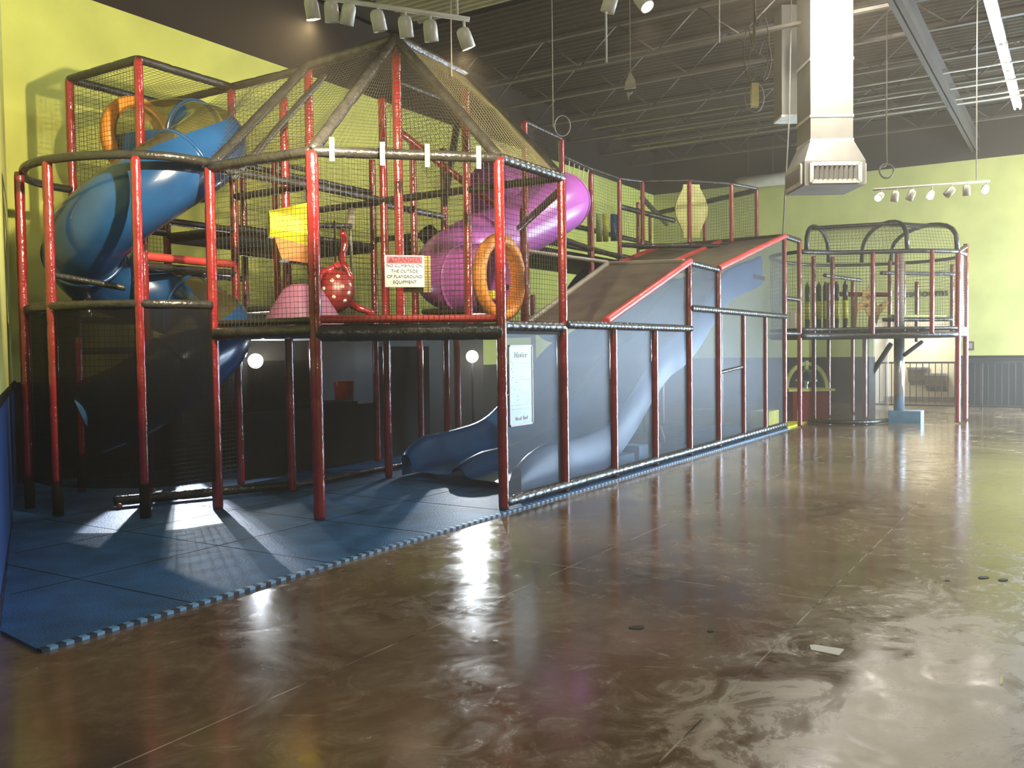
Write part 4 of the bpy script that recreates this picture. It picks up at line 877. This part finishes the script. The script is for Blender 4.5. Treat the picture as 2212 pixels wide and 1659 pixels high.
# steel pole on a blue padded base
pc = V((19.3, 3.02, 0))
sp = thing('steel_pole', 'shiny round steel pole on a square blue padded base under the far tower', 'pole', tuple(pc))
MB().tube([pc + Z_*0.25, pc + Z_*1.68], 0.10, 24).build('pole', STEEL, sp); MB().obox(pc + V((0.05,-0.12,0.12)), V((0.22,0,0)), V((0,0.30,0)), V((0,0,0.12))).build('base_pad', mat('sky_blue_pad', (0.12, 0.27, 0.42), 0.4), sp)
MB().tube([pc + Z_*1.85, pc + V((0,0,3.35))], 0.09, 12).build('net_sleeve', mat('grey_net_sleeve', (0.25, 0.2, 0.13), 0.7), sp)
# striped rollers
for k, px in enumerate((1744, 1769, 1783, 1807, 1826)):
    c = onX(px, 660, 20.4); t = thing('foam_roller', ['leftmost of five black and yellow striped rollers in the far tower', 'second from the left of the five striped rollers in the far tower', 'middle one of the five striped rollers in the far tower', 'second from the right of the five striped rollers in the far tower', 'rightmost of five striped rollers, beside the animal cutout'][k], 'foam roller', (c.x, c.y, ZD), 'striped rollers in the far tower')
    r = 0.055
    for z0_, z1_, m_, nm in ((1.8,2.13,BLK,'lower_sleeve'),(2.13,2.52,YEL,'yellow_sleeve'),(2.52,2.85,BLK,'upper_sleeve')): MB().tube([(c.x,c.y,z0_),(c.x,c.y,z1_)], r, 12).build(nm, m_, t)
    MB().tube([(c.x,c.y,2.85),(c.x,c.y,2.95)], [0.05,0.01], 10).build('end_cap', BLK, t)
# tan and brown cutout
c = onX(1875, 660, 19.6); an = thing('animal_cutout', 'tan and brown spiky animal shaped cutout behind the far tower net', 'cutout', tuple(c))
e2 = V((0.45,-0.89,0))
def cut(pts, m_, nm, off=0): MB().prism([c + e2*a + Z_*b - V((0.02*off,0.01*off,0)) for a, b in pts], V((0.03,0.015,0))).build(nm, m_, an)
cut([(-.1,.35),(-.03,.3),(.02,.42),(.08,.3),(.16,.25),(.14,.1),(.2,-.02),(.36,.12),(.42,.05),(.3,-.12),(.22,-.2),(.18,-.4),(.1,-.25),(.0,-.2),(-.08,-.05),(-.2,-.12),(-.22,.0),(-.12,.08)], TAN, 'body')
for a, b, s in ((0.02,.18,.05),(.1,.02,.05),(-.02,0,.04),(.13,-.15,.04),(.25,0,.03)): cut([(a-s,b),(a,b+s),(a+s,b),(a,b-s)], BRN, 'spot', 1)
cut([(-.3,-.45),(-.24,-.45),(-.2,.25),(-.26,.3)], BRN, 'stem'); cut([(.0,-.5),(.14,-.5),(.12,-.2),(.02,-.2)], RED, 'stem')
c = onX(1858, 640, 20.8)
o = rail(onX(1805, 635, 20.9), onX(1925, 637, 20.9), Q, .05, RED, .5, 'cross_bar')
c = onX(1712, 690, 17.2); tag(MB().obox(c, V((0.0,0.055,0)), V((0.003,0,0)), Z_*0.15).build('small_notice', WHTS), 'small blank white notice hanging between scrim frame and far tower', 'sign')

# ---- bell table between the frames
c = atD(1742, 905, 19.0); c.z = 0
bt = thing('bell_table', 'red cabinet with yellow top, arch and silver dome bell', 'play table', tuple(c))
MB().obox(c + Z_*0.30 + r_*(-0.02), r_*0.36, fw*0.3, Z_*0.30).build('cabinet', RED, bt)
MB().obox(c + Z_*0.635, r_*0.48, fw*0.36, Z_*0.025).build('table_top', YELP, bt)
pts = [c + Z_*0.66 + r_*(0.42*math.cos(a)) + Z_*(0.52*math.sin(a)) for a in [PI*k/16 for k in range(17)]]
mb = MB()
for a, b in zip(pts[:-1], pts[1:]):
    m_ = (a+b)/2; d = (b-a)/2; n_ = d.cross(fw).normalized(); mb.obox(m_, d*1.08, fw*0.05, n_*0.035)
mb.build('arch', YELP, bt); MB().obox(c + Z_*1.15, r_*0.03, fw*0.055, Z_*0.09).build('bracket', YELP, bt)
bell = MB().lathe([(0.0,0.28),(0.09,0.26),(0.16,0.18),(0.19,0.08),(0.22,0.05),(0.23,0.03),(0.18,0.05)], c + Z_*0.78, (0,0,1), 28).build('bell', STEEL, bt)
MB().lathe([(0.03,0.0),(0.03,0.08),(0.05,0.12),(0.03,0.16)], c + Z_*0.66, (0,0,1), 12).build('stand', STEEL, bt)
tag(MB().box((17.1, 4.62, 0.001), (18.5, 4.95, 0.03)).build('edge_strip', YEL), 'flat yellow strip on the floor between scrim frame and far tower', 'mat')
tag(MB().box((17.15, 5.0, 0.001), (17.85, 5.35, 0.3)).build('yellow_block', YEL), 'low yellow foam block behind the corner post of the scrim frame', 'foam block')

# ---- fence, drinking fountains, sign lettering, switch box
fx = 23.4; ft = onX(2100, 783, fx).z; fb = 0.10; FE = thing('picket_fence', 'black metal picket fence across the passage and the far right wall', 'fence', (fx, 2, 0))
IRON = mat('black_iron', (0.05, 0.05, 0.05), 0.35, 0.3); ya, yb_ = onX(1887, 780, fx).y, -0.4
for z_, nm in ((ft, 'top_rail'), (fb, 'bottom_rail')): MB().box((fx-.02, yb_, z_-.02), (fx+.02, ya, z_+.02)).build(nm, IRON, FE)
y_ = ya
while y_ > yb_: MB().box((fx-.009, y_-.009, fb), (fx+.009, y_+.009, ft)).build('baluster', IRON, FE); y_ -= 0.138
for px in (1888, 2120, 2211): q = onX(px, 780, fx); MB().box((fx-.03, q.y-.03, 0.0), (fx+.03, q.y+.03, ft+.02)).build('post', IRON, FE)
for k, (px, zt_, lb) in enumerate(((1985, onX(1985, 793, XF+1.3).z, 'left higher grey drinking fountain on the beige passage wall'), (2023, onX(2023, 806, XF+1.3).z, 'right lower grey drinking fountain on the beige passage wall'))):
    q = onX(px, 800, XF+1.3); d_ = thing('drinking_fountain', lb, 'drinking fountain', (XF+1.5, q.y, zt_), 'drinking fountains in the passage'); y_ = q.y
    GRY = mat('fountain_grey', (0.22, 0.21, 0.19), 0.4, 0.4)
    MB().prism([(XF+1.49, y_-.25, zt_-.06), (XF+1.05, y_-.25, zt_-.06), (XF+1.15, y_-.25, zt_-.35), (XF+1.49, y_-.25, zt_-.5)], (0,.5,0)).build('body', GRY, d_)
    MB().box((XF+1.03, y_-.27, zt_-.06), (XF+1.49, y_+.27, zt_)).build('basin', STEEL, d_); MB().tube([(XF+1.3, y_-.1, zt_), (XF+1.3, y_-.1, zt_+.07), (XF+1.2, y_-.1, zt_+.09)], .014, 8).build('spout', STEEL, d_)
q = onX(2050, 631, XF-0.02); s_ = text('Restrooms', 0.28, (XF-0.03, q.y, q.z), (PI/2, 0, -PI/2), BLKM, None, 'restroom_lettering', 0.012, 'RIGHT')
tag(s_, 'black Restrooms lettering on the green wall above the passage', 'sign')
q = onX(2096, 747, XF); sb = thing('wall_box', 'small dark framed box on the green wall right of the passage', 'wall box', (XF, q.y, q.z))
MB().box((XF-.05, q.y-.085, q.z-.11), (XF-.001, q.y+.085, q.z+.11)).build('frame', DKM, sb); MB().box((XF-.055, q.y-.05, q.z-.07), (XF-.05, q.y+.05, q.z+.07)).build('face', GALV, sb)

# ---- litter and marks on the floor
def flat(px, py, pts, z, m_, name, label, cat):
    c = onZ(px, py, 0); return tag(MB().prism([(c.x + a, c.y + b, 0.0008) for a, b in pts], (0,0,z)).build(name, m_), label, cat)
pz = [onZ(*p_, 0) for p_ in ((1749,1395),(1752,1405),(1812,1417),(1823,1404),(1760,1394))]
tag(MB().prism([(p_.x, p_.y, 0.0008) for p_ in pz], (0,0,0.004)).build('paper_strip', WHTS), 'torn white paper strip lying on the brown concrete floor', 'paper')
def blob(px, py, w, h, m_, name, label, cat, z=0.003):
    ps_ = [onZ(px + w*math.cos(a)*(0.75+0.3*random.random()), py + h*math.sin(a)*(0.75+0.3*random.random()), 0) for a in [2*PI*k/11 for k in range(11)]]
    return tag(MB().prism([(p_.x, p_.y, 0.0006) for p_ in ps_], (0,0,z)).build(name, m_), label, cat)
DRT = mat('dark_residue', (0.015, 0.012, 0.008), 0.7)
blob(1377,1356,20,4.5,DRT,'floor_mark','dark oval glue mark on the floor left of the paper strip','mark'); blob(1534,1363,9,3,DRT,'floor_mark','small dark chip in the floor between the oval mark and the paper','mark')
blob(2124,1248,13,3,DRT,'floor_mark','dark smear at the right edge, left of a pair','mark'); blob(2168,1253,12,3,DRT,'floor_mark','dark smear at the right edge, right of a pair','mark'); blob(2046,1254,6,2.5,DRT,'floor_mark','tiny dark speck left of the two dark smears','mark')
blob(2163,1470,3.5,12,YELP,'floor_scrap','thin pale yellow scrap on the floor at the right edge','scrap'); blob(1070,1385,6,2,WHTS,'floor_scrap','tiny white scrap on the floor below the mat corner','scrap')
q = onZ(258, 1103, 0); tag(MB().lathe([(0.028*math.sin(PI*k/10)+1e-4, -0.028*math.cos(PI*k/10)) for k in range(11)], (q.x, q.y, 0.046), (0,0,1), 16).build('small_ball', mat('dull_orange', (0.35, 0.08, 0.03), 0.5)), 'tiny orange ball alone on the dark mat at left', 'ball')

# ---- thin scattering air added for the haze of lens glare
nt = wd.node_tree
vs_ = nt.nodes.new('ShaderNodeVolumeScatter'); vs_.inputs['Color'].default_value = (0.97, 0.80, 0.58, 1); vs_.inputs['Anisotropy'].default_value = 0.3
vs_.inputs['Density'].default_value = 0.006
nt.links.new(vs_.outputs[0], [n for n in nt.nodes if n.type == 'OUTPUT_WORLD'][0].inputs['Volume'])
